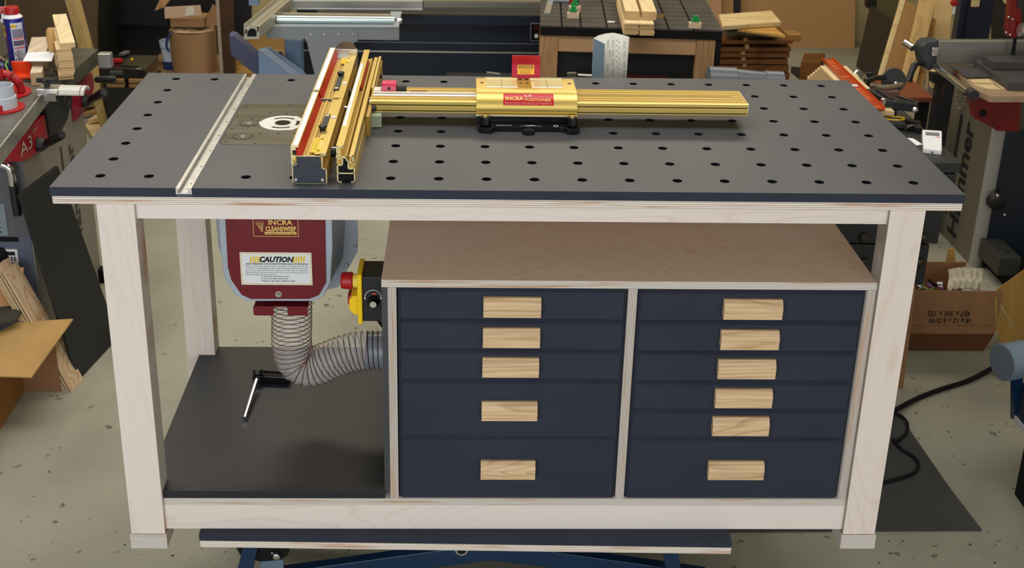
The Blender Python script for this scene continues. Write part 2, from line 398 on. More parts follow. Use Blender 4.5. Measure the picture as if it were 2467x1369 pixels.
mb = MB(); mb.cyl((CXR,CYR,1.0),(CXR,CYR,1.6),17.5,n=32,caps=False); mb.lathe((CXR,CYR,.9),(0,0,1),[(0,15.6),(.5,15.6),(.5,18),(0,18)],n=32); mb.build('insert_rim', M['steel'], io, smooth=30)
for (x, y) in ((-337,333),(-336,243)):
    MB().lathe((x,y,.5),(0,0,1),[(0,22),(.25,22),(.25,20.8),(.12,20.6)],n=32).build('screw_well', M['blackgloss'], rpo)
    MB().lathe((x,y,.6),(0,0,1),[(0,20),(.2,20)],n=32).build('screw_disc', M['steel'], rpo)
    MB().lathe((x,y,.8),(0,0,1),[(0,6),(.8,5.5),(.8,3)],n=20).build('screw', M['screw'], rpo, smooth=30)
mb = MB()
for (x, y) in ((-300,262),(-262,262),(-225,262),(-300,405),(-262,400),(-225,405),(-335,362),(-335,310),(-368,290),(-366,205),(-365,455),(-300,196),(-262,470),(-372,380)):
    mb.cyl((x,y,.5),(x,y,.7),2.6,n=12)
mb.build('plate_holes', M['blackmatt'], rpo)

# ================================================================ drawer cabinet under the top
C = thing('drawer_cabinet', 'plywood cabinet with two columns of black drawers, under the workbench top', 'drawer cabinet', (490, 270, -743))
MB().box(-20, 1001, -32, 556, -227, -210, 0, 2, 1).build('top_panel', [M['birch_top'], M['edge_z']], C, bevel=.5)
for x0, x1 in ((-7.5, 10), (487.5, 505.5), (982.5, 1000.5)):
    MB().box(x0, x1, -32, 552, -743, -227, 0, 0, 1).build('side_panel', [M['birch_z'], M['edge_x']], C)
MB().box(-20, -7.6, -30, 552, -724, -227.2).build('lining_panel', M['mdf'], C)
MB().box(-7, 1000, 552, 558, -743, -227).build('back_panel', M['mdf_drawer'], C)
Lz = [(-229,-300.3),(-302,-370.5),(-372.2,-442.8),(-444.6,-583.6),(-585.4,-742)]
Rz = [(-230.5,-300.8),(-302.5,-372.4),(-374.2,-444.6),(-446.4,-514.2),(-516,-585),(-586.8,-742)]
Lh = [(-246.2,),(-317,),(-387.3,),(-493.3,),(-641.6,)]; Rh = [(-247.7,),(-318.9,),(-388.6,),(-459.7,),(-529.2,),(-641.3,)]
def drawer(x0, x1, zt, zb, hx0, hx1, hz):
    a, c = -30.5, 8.0
    yb = a+8.0
    f = MB()
    # front board with a chamfer round its face
    o = [(x0,yb,zb),(x1,yb,zb),(x1,yb,zt),(x0,yb,zt)]; i_ = [(x0+c,a,zb+2),(x1-c,a,zb+2),(x1-c,a,zt-c),(x0+c,a,zt-c)]
    bk = [(x0,-12,zb),(x1,-12,zb),(x1,-12,zt),(x0,-12,zt)]
    f.add(i_+o+bk, [(0,1,2,3),(4,5,1,0),(5,6,2,1),(6,7,3,2),(7,4,0,3),(8,9,5,4),(9,10,6,5),(10,11,7,6),(11,8,4,7),(11,10,9,8)])
    f.box(x0+9, x1-9, -12, 480, zb+8, zt-8)
    d = f.build('drawer', M['mdf_drawer'], C)
    hb = hz-41.8
    pr = [(-30.5,hz),(-37,hz),(-43,hz-7),(-47.5,hz-17),(-46,hb),(-36,hb),(-36,hb+6),(-30.5,hb+6)]
    MB().slab([(hx0,y,z) for y, z in pr], (hx1-hx0,0,0)).build('handle', M['oak'], d, bevel=.5)
for (zt, zb), h in zip(Lz, Lh): drawer(11.6, 486.3, zt, zb, 189, 307.6, h[0])
for (zt, zb), h in zip(Rz, Rh): drawer(507.3, 981.3, zt, zb, 685, 807, h[0])

# ================================================================ router fence on the top
F = thing('router_fence', 'gold aluminium fence with white rulers, standing across the bench top', 'fence', (-125, 330, 0))
f1 = [(-190.5,0),(-190.5,38.5),(-183,38.5),(-183,44),(-190.5,44),(-190.5,57),(-182.5,57.5),(-133.5,57.5),(-133.5,62.5),(-123.5,62.5),(-123.5,59.5),(-130.5,59.5),(-132.5,31),(-124,31),(-124,0)]
MB().slab([(x,-31,z) for x, z in f1], (0,727,0)).build('fence_body', M['gold_dark'], F, bevel=.3)
# end cap near the front
cap = [(-188.5,1.5),(-188.5,38),(-181,38),(-181,56),(-135,56),(-133.5,30),(-126,30),(-126,1.5)]
ec = MB().slab([(x,-33.5,z) for x, z in cap], (0,2.6,0)).build('end_cap', noisy('hammered_black', (30,36,48), (52,58,70), (260,260,260), rough=.45, bump=.5, bscale=420), F)
for x in (-184, -132): MB().lathe((x,-33.5,8.5),(0,-1,0),[(0,4.4),(1.2,4.4),(2.6,3)],n=20).build('screw', M['screw'], ec, smooth=30)
for x in (-169, -144): MB().cyl((x,-33.6,15),(x,-33.9,15),1.6,n=12).build('screw_hole', M['ink'], ec)
rim = MB()
for k in range(len(f1)):
    a = Vector((f1[k][0], -31.4, f1[k][1])); b = Vector((f1[(k+1) % len(f1)][0], -31.4, f1[(k+1) % len(f1)][1]))
    rim.obox((a+b)/2, (b-a).normalized(), (0,1,0), (b-a).normalized().cross(V(0,1,0)), (b-a).length+1.6, 1.6, 1.6)
rim.build('sawn_rim', M['goldend'], F)
# top floor of the fence: slot beads
mb = MB(); mb.box(-160,-156.5,-31,318,57.5,60.5); mb.box(-160,-156.5,330,690,57.5,60.5); mb.box(-147,-124,-30,318,60.5,62.9); mb.box(-147,-124,332,694,60.5,62.9)
mb.build('top_beads', M['gold'], F, bevel=.4)
# two tall sub-fences with rulers and red backing
def subfence(y0, y1):
    sf = MB().slab([(x,y0,z) for x, z in [(-191.5,40),(-191.5,79),(-177,79),(-177,75.5),(-182.5,75),(-182.5,70),(-188.5,70),(-188.5,60),(-182.5,60),(-182.5,50),(-189,48),(-186,40)]], (0,y1-y0,0)).build('sub_fence', M['gold'], F, bevel=.3)
    MB().box(-189.2,-178.4,y0+4,y1-4,79,79.4).build('ruler', M['ruler'], sf)
    t = MB()
    for k, y in enumerate(range(int(y0)+8, int(y1)-6, 3)):
        L = 5 if k % 5 == 0 else 2.6
        t.add([(-189,y-.35,79.5),(-189+L,y-.35,79.5),(-189+L,y+.35,79.5),(-189,y+.35,79.5)], [(0,1,2,3)])
    t.build('scale_marks', simple('grey_ink', (120,122,130), .6), sf)
    MB().slab([(-182.4,y0+2,57.6),(-169.5,y0+2,57.6),(-174,y0+2,64),(-178,y0+2,73),(-182.4,y0+2,73)], (0,y1-y0-4,0)).build('red_backing', simple('red_anodised', (190,18,14), .35, .3), sf, smooth=50)
    MB().slab([(x,y0-.4,z) for x, z in [(-191.8,40),(-191.8,79.3),(-176.8,79.3),(-176.8,75.9),(-182.2,75.6),(-182.2,70),(-189.5,70),(-189.5,59),(-184,58),(-184,55),(-189.5,55),(-189.5,40)]], (0,1,0)).build('sawn_end', M['goldend'], sf)
    MB().box(-188.2,-181.5,y0-.8,y0+3,61,68.5).build('nut', M['ink'], sf)
subfence(-33, 322); subfence(335, 697)
MB().box(-182,-134,318,332,57.6,58.2).build('joint_gap', M['ink'], F)
MB().box(-180,-134,331,333.5,57.6,60.6).build('joint_rim', M['goldend'], F)
# black clamp bars with knobs on the fence
for y0, y1, yk in ((100, 205, 108), (385, 505, 498)):
    k = MB(); k.box(-151,-139,y0,y1,61,66); kb = k.build('clamp_bar', noisy('cast_black',(38,38,38),(50,50,48),(60,60,60),rough=.55,bump=.3,bscale=300), F, bevel=1)
    MB().lathe((-145,yk,66),(0,0,1),[(0,7),(5,9),(8,8),(8.5,3)],n=16).build('knob', M['black'], kb, smooth=30)
    MB().box(-149,-141,y1-14 if yk < 150 else y0+6,y1-6 if yk < 150 else y0+14,66,66.3).build('slot', M['goldend'], kb)
for y in (190, 440): MB().lathe((-131,y,62.9),(0,0,1),[(0,5.5),(2.5,5),(3.4,2)],n=16).build('white_button', M['white'], F, smooth=40)
M['labely'] = simple('yellow_label', (240,196,20), .45)
for y0, y1 in ((-22, 60), (610, 662)):
    lb = MB().box(-155,-136.5,y0,y1,60.6,63.3).build('warning_label', [M['labely']], F)
    text('CAUTION', lb, M['white'], (-139.5,(y0+y1)/2,63.4), (0,1,0), (-1,0,0), 4.6, (y1-y0)*.5)
    for q, s_ in enumerate(('READ AND FOLLOW ALL SAFETY', 'INSTRUCTIONS BEFORE USE. KEEP', 'HANDS CLEAR OF THE CUTTER')):
        text(s_, lb, M['ink'], (-144.5-q*3.3,(y0+y1)/2,63.4), (0,1,0), (-1,0,0), 1.7, (y1-y0)*.84, res=1)
    st = MB()
    for k in range(4):
        for q in (0, 1):
            y = y0+3+k*2.6 if q == 0 else y1-3-k*2.6
            st.box(-143,-137.5,y-.6,y+.6,63.3,63.5)
    st.build('warning_stripes', M['ink'], lb)
# silver end bracket with a half disc at the far end
eb = MB().box(-182,-122,697,700,0,76); eb = eb.build('end_bracket', M['alu'], F, bevel=1)
MB().box(-182,-124,672,697,57.8,59.4).build('bracket_tongue', M['alu'], eb)
pts = [(-152+27*math.cos(R(a)), 704, 66+27*math.sin(R(a))) for a in range(0, 181, 12)]
MB().slab(pts, (0,6,0)).build('disc', M['steel'], eb)
# back profile of the fence (open extrusion)
f2 = [(-104,0),(-104,36),(-104,50),(-104.5,77),(-90,77),(-90,73.5),(-96,73.5),(-96,53),(-86.5,53),(-86.5,55.5),(-84,55.5),(-84,50),(-80.5,43.5),(-73,43.5),(-73,55.5),(-79,55.5),(-79,57.5),(-70.5,57.5),(-69.5,32),(-68.6,32),(-68.6,0),(-76,0),(-76,2.5),(-71,2.5),(-71,18.5),(-101.5,18.5),(-101.5,2.5),(-96,2.5),(-96,0)]
MB().slab([(x,-24,z) for x, z in f2], (0,712,0)).build('back_profile', M['gold'], F)
def strip(pts, w, y, mat, name, par):
    s_ = MB()
    for a, b in zip(pts[:-1], pts[1:]):
        a = Vector((a[0], y, a[1])); b = Vector((b[0], y, b[1])); d = (b-a).normalized()
        s_.obox((a+b)/2, d, (0,1,0), d.cross(V(0,1,0)), (b-a).length+w, 1.2, w)
    return s_.build(name, mat, par)
MB().slab([(x,-24.6,z) for x, z in [(-101,21),(-71.5,21),(-71.5,29),(-82,29),(-83,43),(-87,50),(-91,50),(-92,37),(-101,36)]], (0,.5,0)).build('hollow', M['blackmatt'], F)
MB().box(-101,-71.5,-24.6,-24.1,3,17.5).build('hollow', M['blackmatt'], F)
MB().slab([(x,-24.6,z) for x, z in [(-101.5,38),(-101.5,49),(-94,49),(-94,38)]], (0,.5,0)).build('hollow', M['gold_dark'], F)
MB().slab([(x,-24.6,z) for x, z in [(-81,31),(-81,41),(-72,41),(-72,34)]], (0,.5,0)).build('hollow', M['gold_dark'], F)
strip([(-96,1),(-103.2,1),(-103.2,36.5),(-93,36.5),(-92,50.5),(-104,50.5),(-104,60),(-98,60)], 2, -25, M['goldend'], 'sawn_rim', F)
strip([(-103.2,60),(-103.6,76.5),(-90.5,76.5),(-90.5,74)], 2, -25, M['goldend'], 'sawn_rim', F)
strip([(-97,72),(-97,54),(-86,54),(-86,50),(-81,43),(-72,43),(-72,56),(-79,56)], 2, -25, M['goldend'], 'sawn_rim', F)
strip([(-81.5,42),(-82,29),(-72,29),(-69.8,34),(-69.8,1),(-76,1)], 2, -25, M['goldend'], 'sawn_rim', F)
strip([(-103,19.5),(-70,19.5)], 2.2, -25, M['goldend'], 'sawn_rim', F)
rl = MB().box(-103.5,-96.5,95,560,77,77.6).build('ruler', M['ruler'], F)
t = MB()
for k, y in enumerate(range(100, 556, 3)):
    L = 4 if k % 5 == 0 else 2
    t.add([(-103.3,y-.35,77.7),(-103.3+L,y-.35,77.7),(-103.3+L,y+.35,77.7),(-103.3,y+.35,77.7)], [(0,1,2,3)])
t.build('scale_marks', simple('grey_ink', (110,112,120), .6), rl)
MB().slab([(-95.8,420,56),(-88,420,56),(-92,420,71),(-95.8,420,71)], (0,220,0)).build('red_backing', M['red'], F)
# bolts between the profiles
for y in (60, 455, 330):
    MB().cyl((-123,y,40),(-106,y,40),4,n=14).build('bolt', M['screw'], F, smooth=30)
for y in (38, 440): MB().lathe((-122,y,40),(1,0,0),[(0,9),(8,10),(11,7)],n=14).build('knob', M['black'], F, smooth=30)
MB().lathe((-66,600,34),(1,0,0),[(0,6),(9,6),(11,4)],n=14).build('knob', M['black'], F, smooth=30)
MB().box(-68,-60,250,700,0,46).build('rear_channel', M['gold_dark'], F, bevel=.5)
MB().box(-68,-62,420,690,46,60).build('rear_channel', M['gold'], F, bevel=.5)

# ================================================================ positioner rail
P = thing('fence_positioner', 'gold positioner housing with long ribbed rail and red lever, on the bench top', 'positioner', (340, 380, 0))
rp_ = [(334,30),(327,31),(327,34),(334,34.4),(334,36),(327,36.4),(327,46),(329,47.5),(334,48),(334,49.5),(327,50),(327,57),(329,58.5)]
y = 330
while y < 412:
    rp_ += [(y+1,58.5),(y+11,58.5),(y+11.4,49),(y+15.6,49)]; y += 16
rp_ += [(427,58.5),(430,58.5),(432,55),(432,30)]
MB().slab([(-64,yy,z) for yy, z in rp_], (851,0,0)).build('rail', M['gold'], P)
MB().slab([(787,yy+(0),z) for yy, z in rp_], (1.2,0,0)).build('rail_end', M['goldend'], P)
t = MB()
for z in (35.2, 48.8): t.box(-64,787,329,333.6,z-.6,z+.6)
t.build('groove_shade', M['ink'], P)  # black strips painting the shade inside the rail's front grooves
MB().box(-60,175,363,374,58.6,59.4).build('ruler', M['ruler'], P)
MB().box(-60,175,378,392,58.6,60.4).build('clear_scale', simple('clear_acrylic', (214,208,188), .15), P)
MB().box(400,760,381,384,58.6,59.0).build('lead_screw_slot', M['chrome'], P)
MB().box(22,62,395,399,59.4,60.2).build('red_pointer', M['red'], P)
st = MB().box(-42,-9,393,421,58.6,78).build('stop_block', simple('pink_red', (214,52,92), .35), P, bevel=1.5)
t = MB()
for z in (63, 66.5, 70): t.box(-41,-10,392.4,393.2,z,z+1)
t.build('groove', simple('pale_pink', (240,150,170), .4), st)
MB().cyl((-25.5,392.8,67),(-25.5,391.8,67),3.6,n=16).build('screw', M['blackgloss'], st)
MB().box(-60,-44,392,420,58.6,62).build('stop_strip', simple('pale_stop', (225,215,205), .35), P)
MB().box(-9,14,398,412,60,70).build('stop_clamp', M['black'], P, bevel=1)
# left end bracket
MB().lathe((-66,352,36),(1,0,0),[(0,22),(5,22),(6,18)],n=28).build('end_disc', M['chrome'], P, smooth=30)
MB().box(-64,-38,306,328,2,30).build('end_block', clear('clear_green', (200,215,190), .1, .55), P, bevel=2)
MB().lathe((-60,326,40),(1,0,0),[(0,7),(8,7),(10,4)],n=14).build('end_knob', M['black'], P, smooth=30)
# housing
hp = [(322,30),(316,38),(315,48),(319,60),(328,70),(340,76.5),(352,78),(447,78),(449,76),(449,30)]
def arc(pts, it=2):
    for _ in range(it):
        q = [pts[0]]
        for a, b in zip(pts[:-1], pts[1:]): q += [(a[0]*.75+b[0]*.25, a[1]*.75+b[1]*.25), (a[0]*.25+b[0]*.75, a[1]*.25+b[1]*.75)]
        pts = q+[pts[-1]]
    return pts
hp2 = arc(hp[:7])+hp[7:]
H = MB().slab([(174,yy,z) for yy, z in hp2], (226,0,0)).build('housing', M['gold'], P, smooth=35)
MB().box(173,401,312,320,29,32).build('housing_lip', M['goldend'], H)
for x0, x1 in ((196,268),(300,372)):
    wf = MB().box(x0,x1,368,442,78,79).build('window', simple('clear_window', (232,210,150), .08, 0, .6, 1), H, bevel=.5)
    MB().box(x0-2,x1+2,440,443,78,81).build('window_rim', M['goldend'], wf)
    MB().box(x0+1,x1-1,372,377,79,79.2).build('scale', M['ruler'], wf)
    MB().box((x0+x1)/2-.3,(x0+x1)/2+.3,370,438,79,79.3).build('cursor', M['ink'], wf)
for x, yy in ((187,408),(276,408),(291,408),(388,408),(276,436),(291,436)):
    MB().lathe((x,yy,78),(0,0,1),[(0,4),(1.2,3.6),(1.2,1.5)],n=16).build('screw', M['blackgloss'] if yy > 420 else M['steel'], H, smooth=30)
# label on the curved front
ln = 14; vs = []
cur = [p for p in arc(hp[:7], 3) if 53 <= p[1] <= 75.5]
for (yy, z) in cur: vs += [(234, yy-.7, z+.5), (347, yy-.7, z+.5)]
lb = MB().add(vs, [(2*k, 2*k+1, 2*k+3, 2*k+2) for k in range(len(cur)-1)]).build('name_label', simple('label_red', (186,16,34), .35), H, smooth=60, fix=False)
ctop, cbot = cur[-1], cur[0]
ca = V(0, ctop[0]-cbot[0], ctop[1]-cbot[1]).normalized()
def onlab(t):   # point of the label at parameter t (0 bottom .. 1 top)
    z = cbot[1]+(ctop[1]-cbot[1])*t
    for a, b in zip(cur[:-1], cur[1:]):
        if a[1] <= z <= b[1]: k = (z-a[1])/(b[1]-a[1]+1e-9); return V(0, a[0]+(b[0]-a[0])*k, z)
    return V(0, ctop[0], ctop[1])
def labtext(s_, x, t, h, w, m, **k):
    p = onlab(t); q0 = onlab(min(1, t+.12)); q1 = onlab(max(0, t-.12)); u = (q0-q1).normalized()
    return text(s_, lb, m, (x, p.y-.9, p.z+.7), (1,0,0), u, h, w, **k)
M['labelgold'] = simple('label_gold', (240,205,110), .4); M['labelpale'] = simple('label_pale', (245,225,190), .4)
labtext('INCRA', 259, .62, 9.5, 40, M['labelgold'], bold=.02)
labtext('LS', 290, .84, 5.5, 15, M['labelpale'], bold=.01)
labtext('POSITIONER', 312, .52, 6.5, 58, M['labelgold'], bold=.005)
labtext('Patented Lead Screw Technology from the Positioning Experts', 290, .24, 2.6, 106, M['labelpale'], res=1)
labtext('Taylor Design Group    U.S. Patent #5,716,045    www.incra.com', 290, .09, 2.2, 104, M['labelgold'], res=1)
# red lever
lv = MB().slab([(258,448,60),(322,448,60),(324,456,112),(324,450,130),(260,450,130),(260,456,112)], (0,0,0.01)); lv = MB()
lp = [(449,60),(449,75),(455,105),(456,122),(452,131),(447,134),(444,132),(448,128),(451,121),(451,106),(445,76),(445,60)]
lv.slab([(257,yy,z) for yy, z in arc(lp,1)], (66,0,0)); LV = lv.build('lever', simple('lever_red', (176,16,44), .3, .35), P, smooth=35, bevel=.5)
def lvp(x, z): return V(x, 444.2+(z-76)*.2 if z < 106 else 450.4, z)
q = [lvp(270,88), lvp(309,88), lvp(309,110), lvp(270,110)]; n_ = V(0,-1,.2).normalized()
lb2 = MB().slab([p+n_*.4 for p in q], n_*.5).build('warning_label', simple('orange_label', (250,184,40), .45), LV)
up_ = (q[3]-q[0]).normalized()
mid = (q[0]+q[2])/2
MB().slab([mid+n_*1.0+V(-17,0,0)+up_*3, mid+n_*1.0+V(17,0,0)+up_*3, mid+n_*1.0+V(17,0,0)+up_*9.5, mid+n_*1.0+V(-17,0,0)+up_*9.5], n_*.2).build('label_band', M['maroon'], lb2)
text('CAUTION', lb2, M['labely'], mid+n_*1.3+up_*6.2, (1,0,0), up_, 4.6, 30, bold=.03)
for k, s_ in enumerate(('DO NOT FORCE. THE LEVER', 'MUST BE FULLY RAISED TO', 'RELEASE THE LEAD SCREW', 'BEFORE MOVING')):
    text(s_, lb2, M['ink'], mid+n_*1.1+up_*(.2-k*3), (1,0,0), up_, 1.6, 32-k*3, res=1)
# black base plate with two knobs
bp = [(176,300),(180,284),(190,276),(206,276),(214,288),(225,292),(360,292),(371,288),(378,275),(396,275),(404,284),(406,300),(406,470),(176,470)]
BP = MB().slab([(x,yy,0.2) for x, yy in bp], (0,0,12)).build('base_plate', M['blackgloss'], P, bevel=1.5)
MB().box(176,402,318,446,12,30).build('mounting_block', M['blackgloss'], P, bevel=1)
for x in (194, 388): 
    k = MB().lathe((x,300,12),(0,0,1),[(0,10),(4,14),(20,12.5),(22,9)],n=10).build('knob', M['blackgloss'], P, smooth=20)
    MB().lathe((x,300,34),(0,0,1),[(0,6),(2,5)],n=16).build('knob_cap', M['gold'], k)
MB().lathe((290,280,0.3),(0,0,1),[(0,14),(9,14),(10,12)],n=24).build('dowel', M['blackmatt'], P, smooth=30)
M['whiteink'] = simple('white_ink', (220,220,225), .5)
text('BENCHDOGS.CO.UK', BP, M['whiteink'], (236,298,12.4), (1,0,0), (0,1,0), 4, 34, bold=.02)
text('UNIVERSAL', BP, M['whiteink'], (296,299,12.4), (1,0,0), (0,1,0), 4, 22, bold=.02)
text('INCRA JIG MOUNTING PLATE', BP, M['whiteink'], (296,294.5,12.4), (1,0,0), (0,1,0), 3, 46, bold=.01)
MB().lathe((352,298,12.2),(0,0,1),[(0,5.5),(.2,5.5),(.2,4.2),(0,4.2)],n=20).build('emblem', M['whiteink'], BP)
# ================================================================ dust box hanging under the router plate
D = thing('dust_collection_box', 'maroon and grey dust cabinet hanging under the left end of the bench top', 'dust box', (-262, 262, -400))
yd = 190
def outl(px, y): return [ony(u, v, y) for u, v in px]
body = outl([(528,535),(531,600),(540,668),(566,712),(592,726),(752,726),(778,716),(796,680),(801,600),(801,535)], yd)
ztop = -37.5
body[0].z = ztop; body[-1].z = ztop
cxb = sum(p.x for p in body)/len(body)
n = len(body)
back = [Vector((cxb+(p.x-cxb)*1.12, 335, p.z-(8 if p.z < -200 else 0))) for p in body]
back[0].z = back[-1].z = ztop
mb = MB(); mb.add(body+back, [tuple(range(n)), tuple(range(2*n-1, n-1, -1))]+[(i, (i+1) % n, n+(i+1) % n, n+i) for i in range(n)])
DB = mb.build('body', M['lightgrey'], D, smooth=20, bevel=2)
fl = outl([(519,535),(525,590),(541,640),(600,655),(780,700),(815,692),(862,606),(863,535)], 335)
fl[0].z = fl[-1].z = ztop
fl[3].z = fl[4].z = -420
FL = MB().slab(fl, (0,6,0)).build('mounting_flange', M['lightgrey'], D, bevel=.8)
for u, v in ((855,592),(835,638),(533,590)):
    p = ony(u, v, 335); MB().lathe(p, (0,-1,0), [(0,4.5),(1.2,4.5),(2.5,2.5)], n=14).build('screw', M['screw'], FL, smooth=30)
dr = outl([(545,535),(549,645),(557,675),(582,711),(604,721),(745,721),(768,712),(785,682),(786,535)], yd-5)
dr[0].z = dr[-1].z = ztop-2
DR = MB().slab(dr, (0,4.9,0)).build('door', M['maroon'], D, bevel=1)
p = ony(671, 709, yd-5); MB().lathe(p, (0,-1,0), [(0,7.5),(1.2,7.5),(1.3,4.5),(4,3.5)], n=20).build('thumb_screw', M['screw'], DR, smooth=30)
# door badge
def P5(u, v, y=yd-5.2): return ony(u, v, y)
bl, tr_ = P5(611,570), P5(718,527)
bd = MB()
t_ = 1.0
for (x0,x1,z0,z1) in ((bl.x,tr_.x,bl.z,bl.z+t_),(bl.x,bl.x+t_,bl.z,-170),(tr_.x-t_,tr_.x,bl.z,-170)): bd.box(x0,x1,yd-5.4,yd-5,z0,z1)
BD = bd.build('badge_frame', M['labelgold'], DR)
def dtext(s_, u0, u1, v0, v1, m, par=DR, y=yd-5.2, **k):
    a, b = ony(u0, v1, y), ony(u1, v0, y)
    return text(s_, par, m, (a+b)/2, (1,0,0), (0,0,1), b.z-a.z, b.x-a.x, **k)
dtext('INCRA', 647, 704, 530, 542, M['labelgold'], bold=.02)
dtext('CLEANSWEEP', 640, 713, 546, 557, M['labelgold'], bold=.03)
a_, b_ = P5(638, 565), P5(714, 559)
MB().box(a_.x, b_.x, yd-5.5, yd-5.1, a_.z, b_.z).build('badge_band', M['labelgold'], BD)
dtext('Downdraft Dust Collection Cabinet', 641, 711, 559.6, 564.5, M['maroon'], y=yd-5.6, res=1)
# whirlwind drawn as tapering loops
tw = MB(); c0 = P5(626, 548); 
for k in range(6):
    z = c0.z+11-k*4; r = 9-k*1.4; pts = [(c0.x+1.5*k*.6+r*math.cos(R(a)), yd-5.4, z+r*.28*math.sin(R(a))) for a in range(0, 331, 22)]
    tw.tube(pts, .55, 5)
tw.build('whirlwind_emblem', M['labelgold'], BD)
# caution label
a_, b_ = P5(582, 686), P5(750, 609)
LB = MB().box(a_.x, b_.x, yd-5.6, yd-5.1, a_.z, b_.z).build('caution_label', M['ruler'], DR, bevel=0)
fr = MB(); i_ = 2.2; t_ = 1.3
fr.box(a_.x+i_, b_.x-i_, yd-5.8, yd-5.5, b_.z-i_-t_, b_.z-i_); fr.box(a_.x+i_, b_.x-i_, yd-5.8, yd-5.5, a_.z+i_, a_.z+i_+t_)
fr.box(a_.x+i_, a_.x+i_+t_, yd-5.8, yd-5.5, a_.z+i_, b_.z-i_); fr.box(b_.x-i_-t_, b_.x-i_, yd-5.8, yd-5.5, a_.z+i_, b_.z-i_)
fr.build('label_frame', M['labely'], LB)
st = MB()
for side in (601, 705):
    for k in range(5):
        u = side+k*6; q = [P5(u,633,yd-5.75), P5(u+3.6,633,yd-5.75), P5(u+6.4,618,yd-5.75), P5(u+2.8,618,yd-5.75)]; st.slab(q, (0,-.1,0))
st.build('label_stripes', M['labely'], LB)
dtext('CAUTION', 625, 708, 618.5, 632, M['ink'], LB, yd-5.7, bold=.05, shear=.25)
dtext('AVOID OVERHEATING YOUR ROUTER BY PROVIDING ADEQUATE VENTILATION', 592, 741, 634.5, 638.5, M['ink'], LB, yd-5.7, bold=.02, res=1)
M['greyink'] = simple('grey_text_ink', (110,112,125), .6)
for k, s_ in enumerate(('Make sure your dust collection system is turned on, working properly, and', 'connected to the CleanSweep Cabinet with the blast gate fully open whenever', 'your router is operated inside.  If you operate your router inside the CleanSweep', 'Cabinet with your dust collector turned off or not working properly, you')):
    dtext(s_, 592, 742, 640+k*5, 643.8+k*5, M['greyink'], LB, yd-5.7, res=1)
dtext('MUST first follow the 3 steps below:', 592, 664, 660, 663.8, M['ink'], LB, yd-5.7, res=1)
for k, s_ in enumerate(('Open the CleanSweep door', 'Open the Blast Gate slide', 'Remove the dust collection hose')):
    dtext(s_, 635, (698, 694, 711)[k], 664.5+k*5.2, 668.3+k*5.2, M['ink'], LB, yd-5.7, bold=.01, res=1)
    c = P5(631, 666.5+k*5.2, yd-5.7); MB().cyl(c, c+V(0,-.2,0), 1.1, n=10).build('bullet', M['ink'], LB)
# blast gate slide below
a_, b_ = ony(611,731,yd), ony(742,731,yd)
gz = a_.z-10
G = MB().slab([(a_.x,yd,gz),(b_.x,yd,gz),(b_.x,300,gz),(a_.x,300,gz)], (0,0,3)).build('gate_slide', M['maroon'], D, bevel=.5)
for u0, u1 in ((611,660),(693,742)):
    a, b = ony(u0,760,yd).x, ony(u1,760,yd).x; zb = ony(u0,760,yd).z
    q = arc([((a+.1), gz+3), (a, zb+2), (a+2, zb), (b-2, zb), (b, zb+2), (b, gz+3)], 2)
    MB().slab([(x, yd-1, z) for x, z in q], (0,1.5,0)).build('gate_tab', M['maroon'], G)

# ================================================================ clear ribbed hose
hy = 262
cp = [ony(704,728,hy), ony(703,780,hy), ony(703,830,hy), ony(712,868,hy), ony(735,882,hy), ony(765,880,hy), ony(800,866,hy), ony(840,852,hy), ony(880,845,hy), ony(921,844,hy)]
cp[0].z = gz-1; cp[-1].x = -21
def cat_rom(P_, m):
    out = []; n = len(P_)
    for i in range(n-1):
        p0, p1, p2, p3 = P_[max(i-1,0)], P_[i], P_[i+1], P_[min(i+2,n-1)]
        for k in range(m):
            t = k/m; out.append(.5*((2*p1)+(p2-p0)*t+(2*p0-5*p1+4*p2-p3)*t*t+(3*p1-p0-3*p2+p3)*t**3))
    return out+[P_[-1]]
hpth = cat_rom(cp, 14)
HO = thing('dust_hose', 'clear plastic dust hose with copper wire ribs, curving from the dust box', 'hose', (-200, hy, -640))
M['hoseclear'] = clear('clear_hose', (250,248,248), .12, .24)
rr = []
L = [0]
for a, b in zip(hpth[:-1], hpth[1:]): L.append(L[-1]+(b-a).length)
for l in L: rr.append(46+1.6*math.sin(l*2*math.pi/11.5))
fine = []; 
# resample finely for the ribs
ds = 2.6; fp = []; k = 0; l = 0
while l < L[-1]:
    while k < len(L)-2 and L[k+1] < l: k += 1
    t = (l-L[k])/(L[k+1]-L[k]); fp.append((hpth[k].lerp(hpth[k+1], t), l)); l += ds
mb = MB(); N = 28; path = [p for p, _ in fp]
mb.tube(path, [45.2+1.7*math.sin(l*2*math.pi/11.5) for _, l in fp], N)
mb.f = [f for f in mb.f if len(f) == 4]; mb.m = [0]*len(mb.f)
mb.build('hose_wall', M['hoseclear'], HO, smooth=80)
# helix wire
a = None; hw = []
for k in range(len(path)*5):
    f = k/5; i = min(int(f), len(path)-2); p = path[i].lerp(path[i+1], f-i); t = (path[min(i+1,len(path)-1)]-path[max(i-1,0)]).normalized()
    if a is None: a = t.orthogonal().normalized()
    a = (a-t*a.dot(t)).normalized(); b = t.cross(a); ph = 2*math.pi*(f*ds)/11.5
    hw.append(p+(a*math.cos(ph)+b*math.sin(ph))*46.6)
MB().tube(hw, 1.05, 5).build('wire_rib', simple('copper_wire', (150,112,96), .28, .8), HO, smooth=60)
e = path[-1]
MB().lathe((-78, hy, e.z), (1,0,0), [(0,42),(2,43.5),(57,43.5)], n=36).build('duct_collar', simple('blue_grey_duct', (84,100,118), .25, .2), HO, smooth=40)

